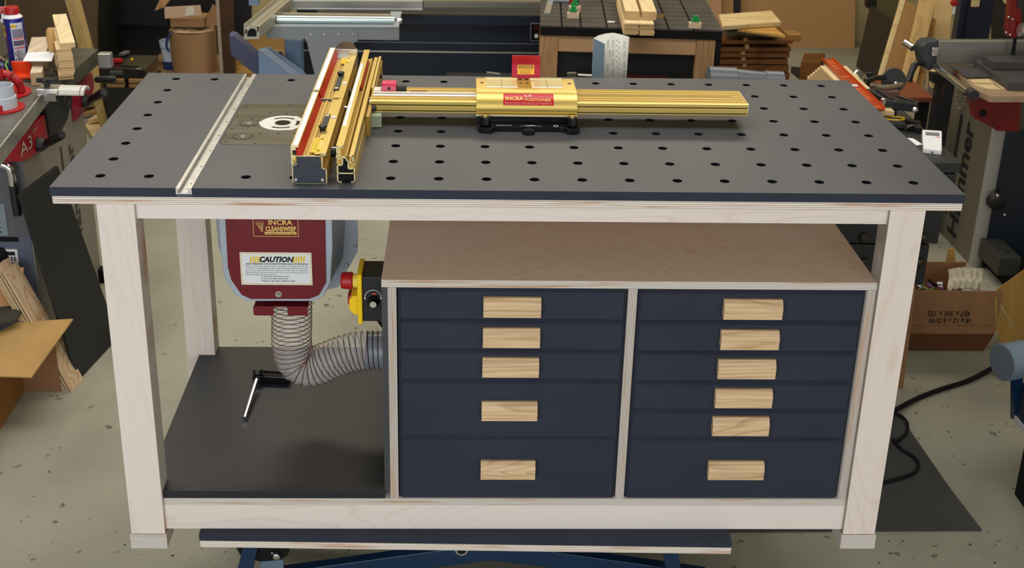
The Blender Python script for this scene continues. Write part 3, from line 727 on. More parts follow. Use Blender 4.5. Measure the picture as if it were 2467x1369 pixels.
# ================================================================ emergency stop switch on the cabinet side
Sb = thing('safety_switch_box', 'black and yellow emergency stop switch box on the left side of the drawer cabinet', 'switch', (-45, 82, -345))
sw = MB().box(-66,-20.5,42,123,-345,-240).build('housing', M['black'], Sb, bevel=2)
yp = arc([(38,-350),(38,-240),(44,-233),(121,-233),(127,-240),(127,-350)], 1)
MB().slab([(-76,y,z) for y, z in yp], (10,0,0)).build('cover_plate', M['yellow'], Sb, bevel=2)
MB().lathe((-76,82,-268),(-1,0,0),[(0,15),(12,15)],n=28).build('collar', simple('pale_yellow', (250,225,90), .4), Sb, smooth=30)
MB().lathe((-88,82,-268),(-1,0,0),[(0,16),(3,19),(22,18),(26,15)],n=32).build('stop_button', M['red'], Sb, smooth=30)
sf = MB().slab([(-76,50,-334),(-84,50,-334),(-95,50,-322),(-95,50,-300),(-88,50,-290),(-76,50,-288)], (0,62,0)).build('flap', M['yellow'], Sb, bevel=2)
MB().box(-99,-90,64,96,-316,-296).build('flap_button', M['red'], sf, bevel=1)
kn = MB().lathe((-42,42,-296),(0,-1,0),[(0,13),(6,12.5),(14,8),(17,7.5)],n=24).build('speed_knob', M['blackgloss'], Sb, smooth=30)
MB().lathe((-42,25,-296),(0,-1,0),[(0,7.5),(1,7)],n=20).build('knob_cap', M['alu'], kn)
mb = MB()
pts = [(-43+17*math.cos(R(a)), 41, -287+17*math.sin(R(a))) for a in range(-5, 196, 10)]
mb.tube(pts, .9, 6); mb.box(-62,-59,41,41.6,-291,-288); mb.box(-28,-25,41,41.6,-291,-288)
mb.build('dial_scale', M['whiteink'], Sb)
MB().box(-45,-36,41.2,41.8,-281,-277).build('red_mark', simple('orange_red', (220,60,40), .5), Sb)
MB().lathe((-38,82,-345),(0,0,-1),[(0,16),(10,15),(16,9)],n=20).build('cable_gland', M['black'], Sb, smooth=30)
MB().tube([(-36,82,-356),(-34,84,-368),(-28,88,-380),(-22.5,95,-388)], 4, 8).build('cable', M['black'], Sb)

# ================================================================ hold-down clamp lying on the shelf
K = thing('hold_down_clamp', 'black hold-down clamp with a chrome handle lying on the black lower shelf', 'clamp', (-385, 440, -723.5))
bx = onz(622, 908, -712); ex = onz(700, 912, -712)
MB().obox((bx+ex)/2, (ex-bx).normalized(), V(0,0,1).cross((ex-bx).normalized()), V(0,0,1), (ex-bx).length, 20, 16).build('arm', M['blackgloss'], K, bevel=2)
MB().obox((bx+ex)/2+V(0,26,0), (ex-bx).normalized(), V(0,0,1).cross((ex-bx).normalized()), V(0,0,1), (ex-bx).length*.9, 8, 10).build('arm', M['black'], K, bevel=1)
MB().lathe((bx.x,bx.y,-723.4),(0,0,1),[(0,13),(8,15),(20,12),(26,14),(34,10)],n=16).build('pivot', M['black'], K, smooth=30)
a, b = onz(618, 916, -700), onz(589, 1008, -717)
MB().cyl(a, b, 5.5, n=16).build('handle_rod', M['screw'], K, smooth=30)
MB().cyl(b+(a-b).normalized()*3, b-(a-b).normalized()*1.5, 6.2, n=16).build('rod_tip', M['screw'], K, smooth=30)

# ================================================================ scissor lift and its board
lb_ = [(-428,-50,-823.5),(745,-73,-823.5),(752,560,-823.5),(-418,560,-823.5)]
LBD = thing('lift_board', 'black faced plywood board on the blue lift, under the workbench', 'board', (160, 240, -860))
MB().slab(lb_, (0,0,-18)).build('black_sheet', M['mdf_drawer'], LBD, bevel=1)
MB().slab([(p[0]+1,p[1]+1,-841.6) for p in lb_], (0,0,-18)).build('plywood_sheet', [M['birch_x'], M['edge_slab']], LBD, bevel=1.5)
LBD.children[1].data.polygons.foreach_set('material_index', [0,0,1,1,1,1])
M['blue'] = simple('blue_lift_paint', (10,44,74), .35)
T = thing('scissor_lift', 'dark blue scissor lift table beneath the workbench', 'lift table', (150, 260, FLOOR))
tf = MB(); tf.box(-350, 700, 60, 120, -905, -860); tf.box(-350, 700, 440, 500, -905, -860); tf.box(-350, -290, 120, 440, -905, -860); tf.box(640, 700, 120, 440, -905, -860)
tf.build('top_frame', M['blue'], T, bevel=2)
zc = ony(1107, 1327, 62).z
for y in (66, 440):
    MB().slab([(-430,y,zc-92),(-400,y,zc-125),(146,y,zc-44),(640,y,zc+36),(640,y,-906),(420,y,-906)], (0,26,0)).build('scissor_arm', M['blue'], T, bevel=2)
    MB().slab([(740,y+28,zc-92),(700,y+28,zc-125),(146,y+28,zc-44),(-330,y+28,zc+36),(-330,y+28,-906),(-120,y+28,-906)], (0,26,0)).build('scissor_arm', M['blue'], T, bevel=2)
MB().lathe((150,64,zc),(0,-1,0),[(0,15),(2,15),(2,10),(0,10)],n=28).build('pivot_ring', M['chrome'], T, smooth=30)
MB().lathe((150,64,zc),(0,-1,0),[(0,9),(2,8)],n=20).build('pivot_pin', M['blackgloss'], T)
up1 = [ony(586,1316,14), ony(622,1316,14), ony(600,1420,14), ony(560,1420,14)]
MB().slab(up1, (0,8,0)).build('upright', M['blue'], T, bevel=2)
MB().slab([ony(1596,1326,20), ony(1632,1326,20), ony(1650,1420,20), ony(1612,1420,20)], (0,8,0)).build('upright', M['blue'], T, bevel=2)
bq = [ony(u, v, 26) for u, v in ((566,1316),(694,1318),(696,1332),(690,1342),(676,1348),(628,1354),(596,1346),(580,1340))]
bk = MB().slab(bq, (0,9,0)).build('bracket', M['blackmatt'], T, bevel=1)
MB().lathe(ony(668,1334,24), (0,-1,0), [(0,8),(14,8),(15,6)], n=20).build('bolt', M['screw'], T, smooth=30)
MB().lathe(ony(656,1331,25), (0,-1,0), [(0,3),(4,3)], n=10).build('bolt', M['screw'], T, smooth=30)
MB().slab([ony(u, v, 40) for u, v in ((628,1354),(682,1350),(684,1400),(622,1400))], (0,6,0)).build('light_plate', simple('pale_blue_plate', (96,118,132), .5), T)
MB().box(-420,720,66,130,FLOOR+.5,-1122).build('base_rail', M['blue'], T, bevel=2)
MB().box(-420,720,430,500,FLOOR+.5,-1122).build('base_rail', M['blue'], T, bevel=2)

# ================================================================ floor things on the right
MB().slab([(560,414,FLOOR+.2),(1562,424,FLOOR+.2),(1545,620,FLOOR+.2),(1530,1000,FLOOR+.2),(560,1000,FLOOR+.2)], (0,0,6)).build('floor_mat', noisy('grey_black_mat',(52,52,53),(62,61,60),(5,5,5),rough=.75,bump=.1,bscale=200,speck=(120,.72,(120,108,90))), label='flat black rubber mat on the floor by the right leg', cat='mat')
def cable(pts, r, label, z=None):
    p = cat_rom([onz(u, v, FLOOR+r+(h if z is None else z)) for u, v, h in pts], 8)
    return MB().tube(p, r, 8).build('cable', M['blackmatt'], smooth=60, label=label, cat='cable')
cable([(2410,872,60),(2385,890,8),(2330,918,0),(2270,937,0),(2215,958,0),(2165,984,8),(2140,1000,12)], 8, 'thick black cable running across the floor from the grey duct')
cable([(2150,992,10),(2172,1003,10),(2186,1022,8),(2182,1045,8),(2160,1062,7),(2152,1060,7),(2172,1082,7),(2200,1100,7),(2213,1120,7),(2200,1140,7),(2165,1153,7),(2120,1165,7)], 5, 'thin black cable looping over the black mat')
# cardboard box with writing
M['card'] = noisy('brown_cardboard', (138,98,64), (150,108,72), (20,2,2), rough=.8, bump=.05)
M['card2'] = noisy('yellow_cardboard', (168,130,64), (180,142,76), (20,2,2), rough=.8)
M['card3'] = noisy('tan_cardboard', (150,112,76), (162,124,86), (3,3,3), rough=.8)
fy_ = 1385
e0, e1_, e2_ = ony(2397,805,fy_), ony(2389,860,fy_+8), ony(2391,702,fy_+6)
xr = e0.x; xl = xr-457; zm = e0.z; zt_ = e2_.z
yb0, yb1 = fy_, fy_+305; bz = zt_
CB = thing('cardboard_box', 'brown cardboard box printed with its dimensions lying on the floor at right', 'box', ((xl+xr)/2, 1530, FLOOR))
def pnl(q, vec, name, m=M['card']): return MB().slab(q, vec).build(name, m, CB, bevel=.5)
pnl([(xl,fy_,zm),(xr,fy_,zm),(xr+4,fy_+6,zt_),(xl,fy_+6,zt_)], (0,4,0), 'printed_side')
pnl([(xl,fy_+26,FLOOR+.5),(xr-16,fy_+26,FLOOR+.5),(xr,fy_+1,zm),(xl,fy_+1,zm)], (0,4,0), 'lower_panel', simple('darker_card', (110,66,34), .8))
pnl([(xl,yb1,FLOOR+.5),(xr,yb1,FLOOR+.5),(xr,yb1,zt_-30),(xl,yb1,zt_-30)], (0,-4,0), 'rear_panel')
pnl([(xl,fy_+30,FLOOR+.5),(xr-16,fy_+30,FLOOR+.5),(xr-16,yb1-4,FLOOR+.5),(xl,yb1-4,FLOOR+.5)], (0,0,3), 'bottom_panel')
pnl([(xl,fy_+30,FLOOR+4),(xl,yb1-5,FLOOR+4),(xl,yb1-5,zt_-20),(xl,fy_+12,zt_-20)], (4,0,0), 'end_panel')
for s_, u0, u1, v0, v1 in (('18 x 12 x 6 D/W', 2236, 2340, 767, 779), ('457 x 305 x 152', 2234, 2339, 750, 762)):
    a, b = ony(u0, v1, fy_), ony(u1, v0, fy_)
    text(s_, CB.children[0], M['ink'], ((a.x+b.x)/2, fy_+1-(((a.z+b.z)/2-zm)/(zt_-zm)-1)*-1*0-1.2, (a.z+b.z)/2), (-1,0,0), (0,0,-1), abs(b.z-a.z), abs(b.x-a.x), bold=.015, lift=0)
pr_ = MB()
for k in range(16):
    p = ony(2206+k*11, 784+(k % 3), fy_); pr_.box(p.x, p.x+(6 if k % 3 else 12), fy_-.8, fy_-.2, p.z, p.z+1.2)
pr_.build('print_line', M['ink'], CB.children[0], kind='stuff')
def flap(px, name): 
    q = [ony(u, v, y) for u, v, y in px]
    return MB().slab(q, (1,4,1)).build(name, M['card2'], CB, bevel=.4)
flap([(2394,704,1392),(2482,640,1560),(2500,800,1500),(2462,822,1420)], 'end_flap')
flap([(2396,712,1388),(2461,824,1405),(2440,832,1392),(2410,830,1386),(2398,790,1386)], 'lower_flap')
# bubble wrap bulging from the box
bw = MB(); rnd = random.Random(3)
nx, ny = 26, 16
vs = []
for j in range(ny+1):
    for i in range(nx+1):
        u = 2285+i*(2363-2285)/nx; t = j/ny
        p = ony(u+(8*t if i > nx*.6 else 0), 700-t*52-5*math.sin(i/nx*math.pi)+rnd.uniform(-.6,.6), fy_+90+t*170+12*math.sin(i*1.3)*math.sin(t*7)-30*math.sin(math.pi*t)+rnd.uniform(-3,3))
        vs.append(p)
bw.add(vs, [(j*(nx+1)+i, j*(nx+1)+i+1, (j+1)*(nx+1)+i+1, (j+1)*(nx+1)+i) for j in range(ny) for i in range(nx)])
M['bubble'] = base('bubble_wrap', (214,208,186), .18, 0, .6)[0]; M['bubble'].node_tree.nodes['Principled BSDF'].inputs['Alpha'].default_value = .78
o = bw.build('bubble_wrap', M['bubble'], label='crumpled clear bubble wrap bulging from the printed cardboard box', cat='bubble wrap', smooth=50)
sm = o.modifiers.new('s', 'SOLIDIFY'); sm.thickness = .004
# upright cardboard flap behind
a, b, c, d = onz(2283,655,FLOOR+60), onz(2322,655,FLOOR+60), None, None
yy = 1760
q = [ony(2278,660,yy), ony(2322,660,yy), ony(2300,600,yy+40), ony(2284,600,yy+40)]
q[0].z = q[1].z = FLOOR+.5
MB().slab(q, (0,5,0)).build('cardboard_flap', M['card2'], label='upright yellow cardboard flap between the black cabinet and the bandsaw', cat='cardboard')
# tall narrow cardboard against the leg
q = [onz(2166,936,FLOOR+1), onz(2176,936,FLOOR+1)]
yy = (q[0].y+q[1].y)/2
q = [ony(2140,936,yy), ony(2176,936,yy), ony(2207,692,yy+170), ony(2165,692,yy+170)]; q[0].z = q[1].z = FLOOR+.5
MB().slab(q, (0,5,0)).build('cardboard_sheet', M['card'], label='narrow brown cardboard sheet standing just behind the right front leg', cat='cardboard')
# loose coloured scraps in the box corner
sc = MB(); rnd = random.Random(5)
for k in range(14):
    c = ony(2212+rnd.uniform(0,60), 692+rnd.uniform(-10,6), fy_+60+rnd.uniform(0,60))
    sc.obox(c, V(rnd.uniform(-1,1),rnd.uniform(-1,1),.2).normalized(), V(0,.2,1).normalized(), V(1,0,0), rnd.uniform(15,50), 3, rnd.uniform(8,20), rnd.randint(0,3))
sc.build('packing_scraps', [M['blackgloss'], M['whiteink'], simple('purple_print', (110,70,130), .4), simple('green_print', (100,120,60), .5)], label='loose dark and printed packing scraps behind the cardboard box', cat='scraps', kind='stuff')

# grey duct end and the dark blue machine edge at the right border
dy = 640
c = ony(2414, 874, dy); rr_ = (ony(2414,835,dy)-ony(2414,912,dy)).length/2*1.02
dirr = V(1,.28,0).normalized()
DU = thing('duct_stub', 'blue-grey metal duct stub at the right edge above the floor', 'duct', c)
MB().lathe(c, dirr, [(0,rr_-2),(1,rr_),(60,rr_),(61,rr_+1.5),(66,rr_+1.5),(67,rr_),(420,rr_)], n=40).build('pipe', simple('duct_bluegrey', (118,134,150), .4, .2), DU, smooth=30)
MB().lathe(c-dirr*.5, dirr, [(0,rr_-3),(1.2,rr_-3)], n=40).build('end_cap', simple('duct_end', (96,104,112), .5), DU)
MC = thing('blue_machine', 'dark blue machine cabinet with a pale edge strip at the right edge', 'machine', ony(2470, 1000, dy-40))
q = [ony(2445,910,dy-40), ony(2440,1006,dy-40), ony(2475,1062,dy-160), ony(2560,1200,dy-300), ony(2600,910,dy-200)]
MB().slab([ony(2434,905,dy), ony(2434,1008,dy), ony(2446,1012,dy-30), ony(2455,905,dy-30)], (14,4,0)).build('back_post', M['blue'], MC)
pz = ony(2446,1010,dy-30).z
x0_ = ony(2446,1010,dy-30).x
MB().box(x0_, x0_+700, dy-420, dy-30, pz, ony(2446,912,dy-30).z-8).build('body', simple('deep_blue', (24,34,58), .4), MC, bevel=3)
MB().box(x0_-4, x0_, dy-424, dy-30, pz-3, pz+12).build('edge_strip', simple('pale_strip', (190,180,186), .4), MC)
MB().box(x0_+30, x0_+690, dy-400, dy-50, FLOOR+.5, pz).build('plinth', M['blackmatt'], MC)

# dust and shavings on the floor
fl_ = MB(); rnd = random.Random(11)
for k in range(150):
    u, v = rnd.choice(((2150,2420,930,1120),(2160,2300,930,1060),(60,300,940,1340),(560,900,600,830),(2100,2400,1290,1360),(300,560,1300,1360)))[:4], 0
    (u0,u1,v0,v1) = u; c = onz(rnd.uniform(u0,u1), rnd.uniform(v0,v1), FLOOR+1.2)
    a = rnd.uniform(0, 6.28); s_ = rnd.uniform(1.5,4.5)
    fl_.obox(c, V(math.cos(a),math.sin(a),0), V(-math.sin(a),math.cos(a),0), V(0,0,1), s_*rnd.uniform(1,2.5), s_*.7, 1.2, rnd.choice((0,0,0,1)))
fl_.build('wood_shavings', [simple('pale_shaving', (206,186,142), .8), simple('dark_crumb', (50,46,40), .8)], label='scattered pale wood shavings and dark crumbs on the floor', cat='shavings', kind='stuff')
# ================================================================ planer machine on the left
JX = -1225.0
M['mgrey'] = noisy('machine_grey', (132,126,116), (142,136,126), (2,2,2), rough=.5, spec=.4)
M['mblue'] = simple('machine_bluegrey', (96,102,120), .45)
M['cast'] = noisy('cast_table', (108,106,98), (122,120,110), (3,60,3), rough=.4, metal=.5)
M['mred'] = simple('machine_red', (164,16,34), .35)
M['castblack'] = simple('cast_black', (34,34,36), .5)
J = thing('planer_machine', 'large grey and red planer thicknesser with black lever handles, left of the workbench', 'machine', (-1600, 1750, FLOOR))
def JP(u, v, x=JX): return onx(u, v, x)
near_y, far_y = 1300, 1925
# body: side wall, front wall, top
MB().box(-1226,-1232, near_y, far_y, FLOOR+.5, -560).build('side_wall', M['mgrey'], J, bevel=2)
sp = [V(JX-1,near_y,-560), V(JX-1,far_y,-560), V(JX-1,far_y,-470), V(JX-1,1560,-400), V(JX-1,near_y,-430)]
MB().slab(sp, (-6,0,0)).build('side_wall', M['mgrey'], J, bevel=1)
MB().box(-1232,-1980, near_y, near_y+8, FLOOR+.5, -430).build('front_wall', M['mblue'], J, bevel=3)
MB().box(-1240,-1980, near_y+10, far_y-4, FLOOR+.5, -440).build('inner_block', M['blackmatt'], J)
MB().box(-1226,-1980, far_y-4, far_y, FLOOR+.5, -470).build('rear_wall', M['mgrey'], J)
MB().box(-1228,-1205, far_y-30, far_y+8, FLOOR+.5, FLOOR+55).build('foot', M['blackmatt'], J)
# red end covers
def jpoly(px, dx, name, m, x=JX, **k): return MB().slab([JP(u, v, x) for u, v in px], (dx,0,0)).build(name, m, J, **k)
c1 = jpoly([(38,336),(40,350),(50,390),(66,387),(95,368),(118,352),(112,312),(107,277)], -120, 'red_cover', M['mred'], JX+6, bevel=3)
c2 = jpoly([(172,232),(174,250),(180,293),(190,286),(202,270),(216,246),(227,214),(226,190),(221,173)], -150, 'red_cover', simple('machine_crimson', (146,16,52), .35), JX+6, bevel=3)
def jtext(s_, pts, m, par, **k):   # pts: lower-left, lower-right, upper-left in the picture on the side wall
    a, b, c = [JP(u, v, JX+7) for u, v in pts]; ux = (b-a); uy = (c-a)
    uy = (uy-ux.normalized()*uy.dot(ux.normalized()))
    return text(s_, par, m, (a+b)/2+uy/2, ux, uy, uy.length, ux.length, lift=1.2, **k)
M['paleink'] = simple('pale_lettering', (196,176,164), .5)
jtext('A3', ((50,380),(78,353),(50,345)), M['paleink'], c1, shear=0)
jtext('31', ((78,322),(88,313),(78,312)), M['paleink'], c1, shear=.2)
# vertical maker's lettering on the side wall
M['darklet'] = simple('dark_lettering', (62,58,50), .6)
text('Hammer', J, M['darklet'], (JX+.6, 1740, -760), (0,0,1), (0,-1,0), 62, 400, bold=.02)
MB().box(JX-.4, JX+.8, 1642, 1656, -960, -540).build('stripe', M['darklet'], J)
# black cutterblock housing
hb = MB().slab([V(JX+8,1530,-330), V(JX+8,1790,-330), V(JX+8,1790,-420), V(JX+8,1730,-470), V(JX+8,1600,-500), V(JX+8,1545,-480)], (-200,0,0)).build('cutter_housing', M['castblack'], J, bevel=6)
MB().lathe((JX+8,1745,-400),(1,0,0),[(0,40),(5,38),(5,20),(2,18)],n=28).build('bearing_boss', M['castblack'], hb, smooth=30)
# lever handles
def lever(p, q):
    p, q = Vector(p), Vector(q)
    l = MB().lathe(p, (1,0,0), [(0,24),(14,22),(26,15),(30,10)], n=24).build('lever_hub', M['castblack'], J, smooth=30)
    d = (q-p).normalized(); a = p+V(20,0,0)
    MB().lathe(a, q-a, [(0,9),(20,9),(22,14),((q-a).length-8,16),((q-a).length,12)], n=20).build('lever_grip', M['black'], l, smooth=30)
lever(JP(92,348,JX+8), JP(150,324,JX+110))
lever(JP(202,243,JX+8), JP(250,222,JX+120))
MB().lathe(JP(228,192,JX+20), (1,.1,0), [(0,9),(6,9),(8,13),(70,14),(76,10)], n=18).build('lever_grip', M['black'], J, smooth=30)
# tables
TZ = -300
def tab(px, th, name, m, z=TZ, **k):
    return MB().slab([onz(u, v, z) for u, v in px], (0,0,-th)).build(name, m, J, **k)
tab([(-60,255),(30,200),(60,197),(112,203),(0,345),(-60,420)], 42, 'infeed_table', M['cast'], bevel=2)
lip = onz(0,346,TZ), onz(112,205,TZ)
dv = (lip[0]-lip[1]).normalized()
MB().slab([lip[0]+V(1,0,.5)+dv*300, lip[1]+V(1,0,.5), lip[1]+V(1,0,-48), lip[0]+V(1,0,-48)+dv*300], (9,0,0)).build('table_edge', M['alu'], J, bevel=1)
tab([(-60,160),(95,100),(150,112),(237,118),(185,162),(150,186),(40,194),(-60,235)], 55, 'outfeed_table', noisy('cast_table_dark', (84,82,70), (98,95,82), (3,60,3), rough=.45, metal=.4), bevel=2)
# crossing fence block of aluminium at the far corner
a = onz(238,128,TZ); MB().box(a.x, a.x+45, a.y-20, a.y+15, TZ-50, TZ+2).build('end_stop', M['alu'], J, bevel=2)
# cutter guard: white bridge arm with curved end
g0, g1 = onz(98,205,TZ+35), onz(207,207,TZ+35)
gd = (g1-g0).normalized(); gp = V(-gd.y, gd.x, 0)
GL = (g1-g0).length
prof_g = [(-28,8),(-22,16),(-8,21),(10,22),(26,18),(34,10),(34,5),(26,12),(10,16),(-8,16),(-22,10),(-28,4)]
GD = MB().slab([g0+gd*GL*.42+gp*a-V(0,0,30)+V(0,0,b*1.3) for a, b in prof_g], gd*GL*.58).build('bridge_guard', simple('guard_white', (206,202,192), .4), J, bevel=.6)
MB().slab([g0+gd*GL*.9+gp*a-V(0,0,29.6)+V(0,0,b*1.3) for a, b in prof_g], gd*2).build('guard_line', M['ink'], GD)
MB().obox(g0+gd*GL*.2-V(0,0,16), gd, gp, V(0,0,1), GL*.5, 62, 22).build('guard_arm', M['alu'], J, bevel=4)
MB().obox(g0+gd*GL*.3+gp*-40-V(0,0,24), gd, gp, V(0,0,1), GL*.26, 22, 30).build('guard_clamp', M['chrome'], J, bevel=2)
kz = g0+gd*GL*.14+V(0,0,-6)
k = MB().lathe(kz, (0,0,1), [(0,9),(14,9)], n=16); k.obox(kz+V(0,0,22), gd, gp, V(0,0,1), 62, 14, 14); k.obox(kz+V(0,0,22), gp, gd, V(0,0,1), 44, 14, 13)
k.build('wing_knob', M['black'], J, smooth=20, bevel=2)
# lower front details
fy = near_y-1
def jf(u, v): return ony(u, v, fy)
a, b = jf(0,372), jf(70,480)
MB().box(JX-2, -1900, fy-4, fy, -720, -430).build('upper_panel', simple('panel_grey', (92,92,100), .5), J, bevel=2)
a, b = jf(10,575), jf(50,600)
a, b = jf(11,600), jf(46,632)
pl = MB().box(a.x, b.x, fy-3, fy-.5, b.z, a.z).build('safety_plate', M['ruler'], J)
for k_ in range(3):
    cx_ = a.x+(b.x-a.x)*(.25+k_*.25)
    MB().box(cx_-2, cx_+2, fy-3.6, fy-3, b.z+6, b.z+(a.z-b.z)*.45).build('pictogram', M['ink'], pl)
MB().box(a.x+(b.x-a.x)*.2, b.x-(b.x-a.x)*.2, fy-3.6, fy-3, a.z-(a.z-b.z)*.45, a.z-8).build('pictogram', M['ink'], pl)
p = jf(2,612); MB().lathe(p, (0,-1,0), [(0,24),(12,24),(14,20)], n=24).build('round_knob', M['blackmatt'], J, smooth=30)
a, b = jf(-30,462), jf(45,582)
MB().box(a.x, b.x, fy-3, fy-.5, b.z, a.z).build('dark_opening', M['blackmatt'], J)
a, b = jf(0,490), jf(22,566)
sc_ = MB().box(a.x-60, b.x, fy-7, fy-3, b.z, a.z).build('height_scale', simple('pale_scale', (128,140,150), .4), J)
for k_ in range(6):
    z = b.z+(a.z-b.z)*(k_+.6)/6.6; MB().box(b.x-28, b.x-20, fy-7.6, fy-7, z, z+5).build('scale_mark', M['ink'], sc_)
h0 = jf(14,385)+V(0,-40,0); h1 = jf(26,392)+V(0,-40,0)
ch = MB().tube(cat_rom([h0+V(-40,0,-6), h0+V(0,0,0), h1+V(10,0,-6), h1+V(14,0,-60)], 5), 13, 12).build('chrome_handle', M['chrome'], J, smooth=60)
MB().cyl(h1+V(14,0,-60), h1+V(16,0,-160), 14, n=16).build('handle_grip', M['black'], ch, smooth=30)
MB().cyl(h0+V(-40,0,-6), h0+V(-40,44,-6), 10, n=12).build('handle_stem', M['castblack'], ch)

# ------------------------------------------------ things standing on the planer tables
def on_tab(u, v): return onz(u, v, TZ)
# spray can
c = on_tab(47,152)
up = V(-.02,0,1).normalized()
SC = thing('spray_can', 'blue and white spray can with a red cap standing on the planer table', 'spray can', c)
r = 33
MB().lathe(c+up*1, up, [(0,r-2),(2,r),(158,r),(162,r-2)], n=36).build('can', simple('can_blue', (26,26,124), .3, .2), SC, smooth=30)
MB().lathe(c+up*163, up, [(0,r-2),(2,r-1),(10,r-8),(16,r-14)], n=36).build('can_shoulder', M['white'], SC, smooth=40)
MB().lathe(c+up*173, up, [(0,17),(4,24),(22,24),(28,20)], n=28).build('cap', M['red'], SC, smooth=40)
MB().obox(c+up*188+V(-26,-4,0), V(1,0,0), V(0,1,0), V(0,0,1), 26, 14, 26).build('nozzle', simple('red_white', (190,90,90), .4), SC, bevel=3)
MB().obox(c+up*168+V(-31,-6,0), V(.15,0,1).normalized(), V(0,1,0), V(1,0,-.15).normalized(), 44, 10, 8).build('trigger', M['white'], SC, bevel=2)
def canpatch(a0, a1, z0, z1, m, name, rr=r+.4, par=SC, n=10):
    vs = []
    for k in range(n+1):
        a = R(a0+(a1-a0)*k/n); d = V(math.cos(a), math.sin(a), 0)*rr
        vs += [c+up*z0+d, c+up*z1+d]
    return MB().add(vs, [(2*k, 2*k+2, 2*k+3, 2*k+1) for k in range(n)]).build(name, m, par, smooth=60, fix=False)
wp = canpatch(-92, -18, 4, 150, simple('label_white', (196,200,214), .35), 'white_panel')
canpatch(-86,-62,132,146,M['labely'],'yellow_badge', r+.8); canpatch(-86,-22,98,128,simple('tool_picture',(120,120,140),.5),'picture', r+.8)
canpatch(-86,-22,92,97,simple('pink_band',(220,110,120),.5),'pink_band', r+.8); canpatch(-86,-22,70,88,simple('dark_picture',(90,80,100),.5),'picture', r+.8); canpatch(-86,-22,60,65,simple('pink_band',(210,100,110),.5),'pink_band', r+.8)
canpatch(-160,-132,100,138,M['labely'],'yellow_shield', r+.5); canpatch(-128,-124,50,138,M['red'],'red_line', r+.5)
def curved_text(s_, a0, z, h, m):
    n_ = V(math.cos(R(a0)), math.sin(R(a0)), 0); text(s_, SC, m, c+up*z+n_*(r+1.2), V(-math.sin(R(a0)), math.cos(R(a0)), 0), up, h)
curved_text('WD-40', -74, 139, 6, M['ink']); curved_text('WD', -146, 122, 14, M['ink'])
for z in (44, 20):
    p = c+up*z+V(math.cos(R(-66)), math.sin(R(-66)), 0)*(r+1.4); ux = V(-math.sin(R(-66)), math.cos(R(-66)), 0)
    dm = MB()
    for q0, q1 in ((0,90),(90,180),(180,270),(270,360)):
        a_ = p+ux*12*math.cos(R(q0))+up*12*math.sin(R(q0)); b_ = p+ux*12*math.cos(R(q1))+up*12*math.sin(R(q1))
        dm.tube([a_, b_], .8, 5)
    dm.tube([p-up*5, p+up*5], 2, 5)
    dm.build('hazard_diamond', simple('dark_red_ink', (120,50,50), .5), SC)
# birch blocks under a white sheet
BLK = M['birch_blk'] = wood('block_birch', (224,206,178), (206,182,148), 'y', 14)
M['edge_blk'] = plyedge('block_edge', 'z', (214,190,156), (176,146,110), 5)
def block(px, z0, h, label, tilt=0):
    q = [onz(u, v, z0+h) for u, v in px]
    return MB().slab(q, (0,0,-h), 0, 1).build('plywood_block', [BLK, M['edge_blk']], label=label, cat='wood block', bevel=.5)
block([(65,128),(112,126),(120,88),(76,90)], TZ+.5, 60, 'rear birch plywood block half under the white sheet')
block([(72,176),(101,174),(106,150),(80,152)], TZ+.5, 42, 'front birch plywood block beside the orange push block')
q = [onz(55,148,TZ+62), onz(124,148,TZ+64), onz(133,124,TZ+68), onz(66,128,TZ+66)]
MB().slab(q, (0,0,1.5)).build('paper_sheet', M['paper'], label='white paper sheet lying on the plywood blocks', cat='paper')
# chisel standing behind
a = on_tab(132,172); b = onz(130,108,TZ+90)
CH = thing('chisel', 'wooden handled chisel standing between the plywood blocks and the strip stack', 'chisel', a)
d = V(0,0,1)
MB().lathe(a+V(0,0,1), d, [(0,5),(60,6),(66,9)], n=12).build('blade', M['chrome'], CH, smooth=30)
MB().lathe(a+V(0,0,66), d, [(0,9),(10,12),(50,15),(78,13),(86,7)], n=20).build('handle', simple('boxwood', (190,148,88), .4), CH, smooth=40)
# orange push block
a = on_tab(55,190)
PB = thing('push_block', 'bright orange push block on the planer table in front of the spray can', 'push block', a)
q = [onz(38,192,TZ+.5), onz(78,192,TZ+.5), onz(80,182,TZ+.5), onz(34,182,TZ+.5)]
MB().slab([V(p.x,p.y,TZ+1) for p in q], (0,0,10)).build('sole', simple('orange_plastic', (240,70,14), .35), PB, bevel=3)
ay = q[2].y-6
MB().slab([V(ony(33,180,ay).x,ay,TZ+8), V(ony(78,180,ay).x,ay,TZ+8), V(ony(73,157,ay).x,ay,TZ+50), V(ony(26,155,ay).x,ay,TZ+50)], (0,9,0)).build('back_plate', M['orange_plastic'] if 'orange_plastic' in M else PB.children[0].data.materials[0], PB, bevel=3)
# blue and black ear defender / goggles piece
a = on_tab(12,190)
EG = thing('goggles', 'dark blue and black safety goggles with a neon strap beside the push block', 'goggles', a)
MB().lathe(a+V(-10,0,30), V(.5,-1,.3), [(-18,20),(-8,34),(8,34),(18,20)], n=24).build('shell', simple('deep_blue_plastic', (16,22,76), .25), EG, smooth=40)
MB().lathe(a+V(-14,-14,32), V(.5,-1,.3), [(0,20),(6,18),(7,6)], n=24).build('pad', M['castblack'], EG, smooth=40)
MB().tube(cat_rom([a+V(14,-24,6), a+V(22,-20,30), a+V(14,-14,52), a+V(20,-10,66)], 5), 2.4, 6).build('neon_trim', simple('neon', (150,210,60), .4), EG)
MB().tube(cat_rom([a+V(-30,0,68), a+V(-10,0,76), a+V(6,4,62)], 5), 4, 6).build('strap', simple('tan_strap', (150,120,80), .6), EG)
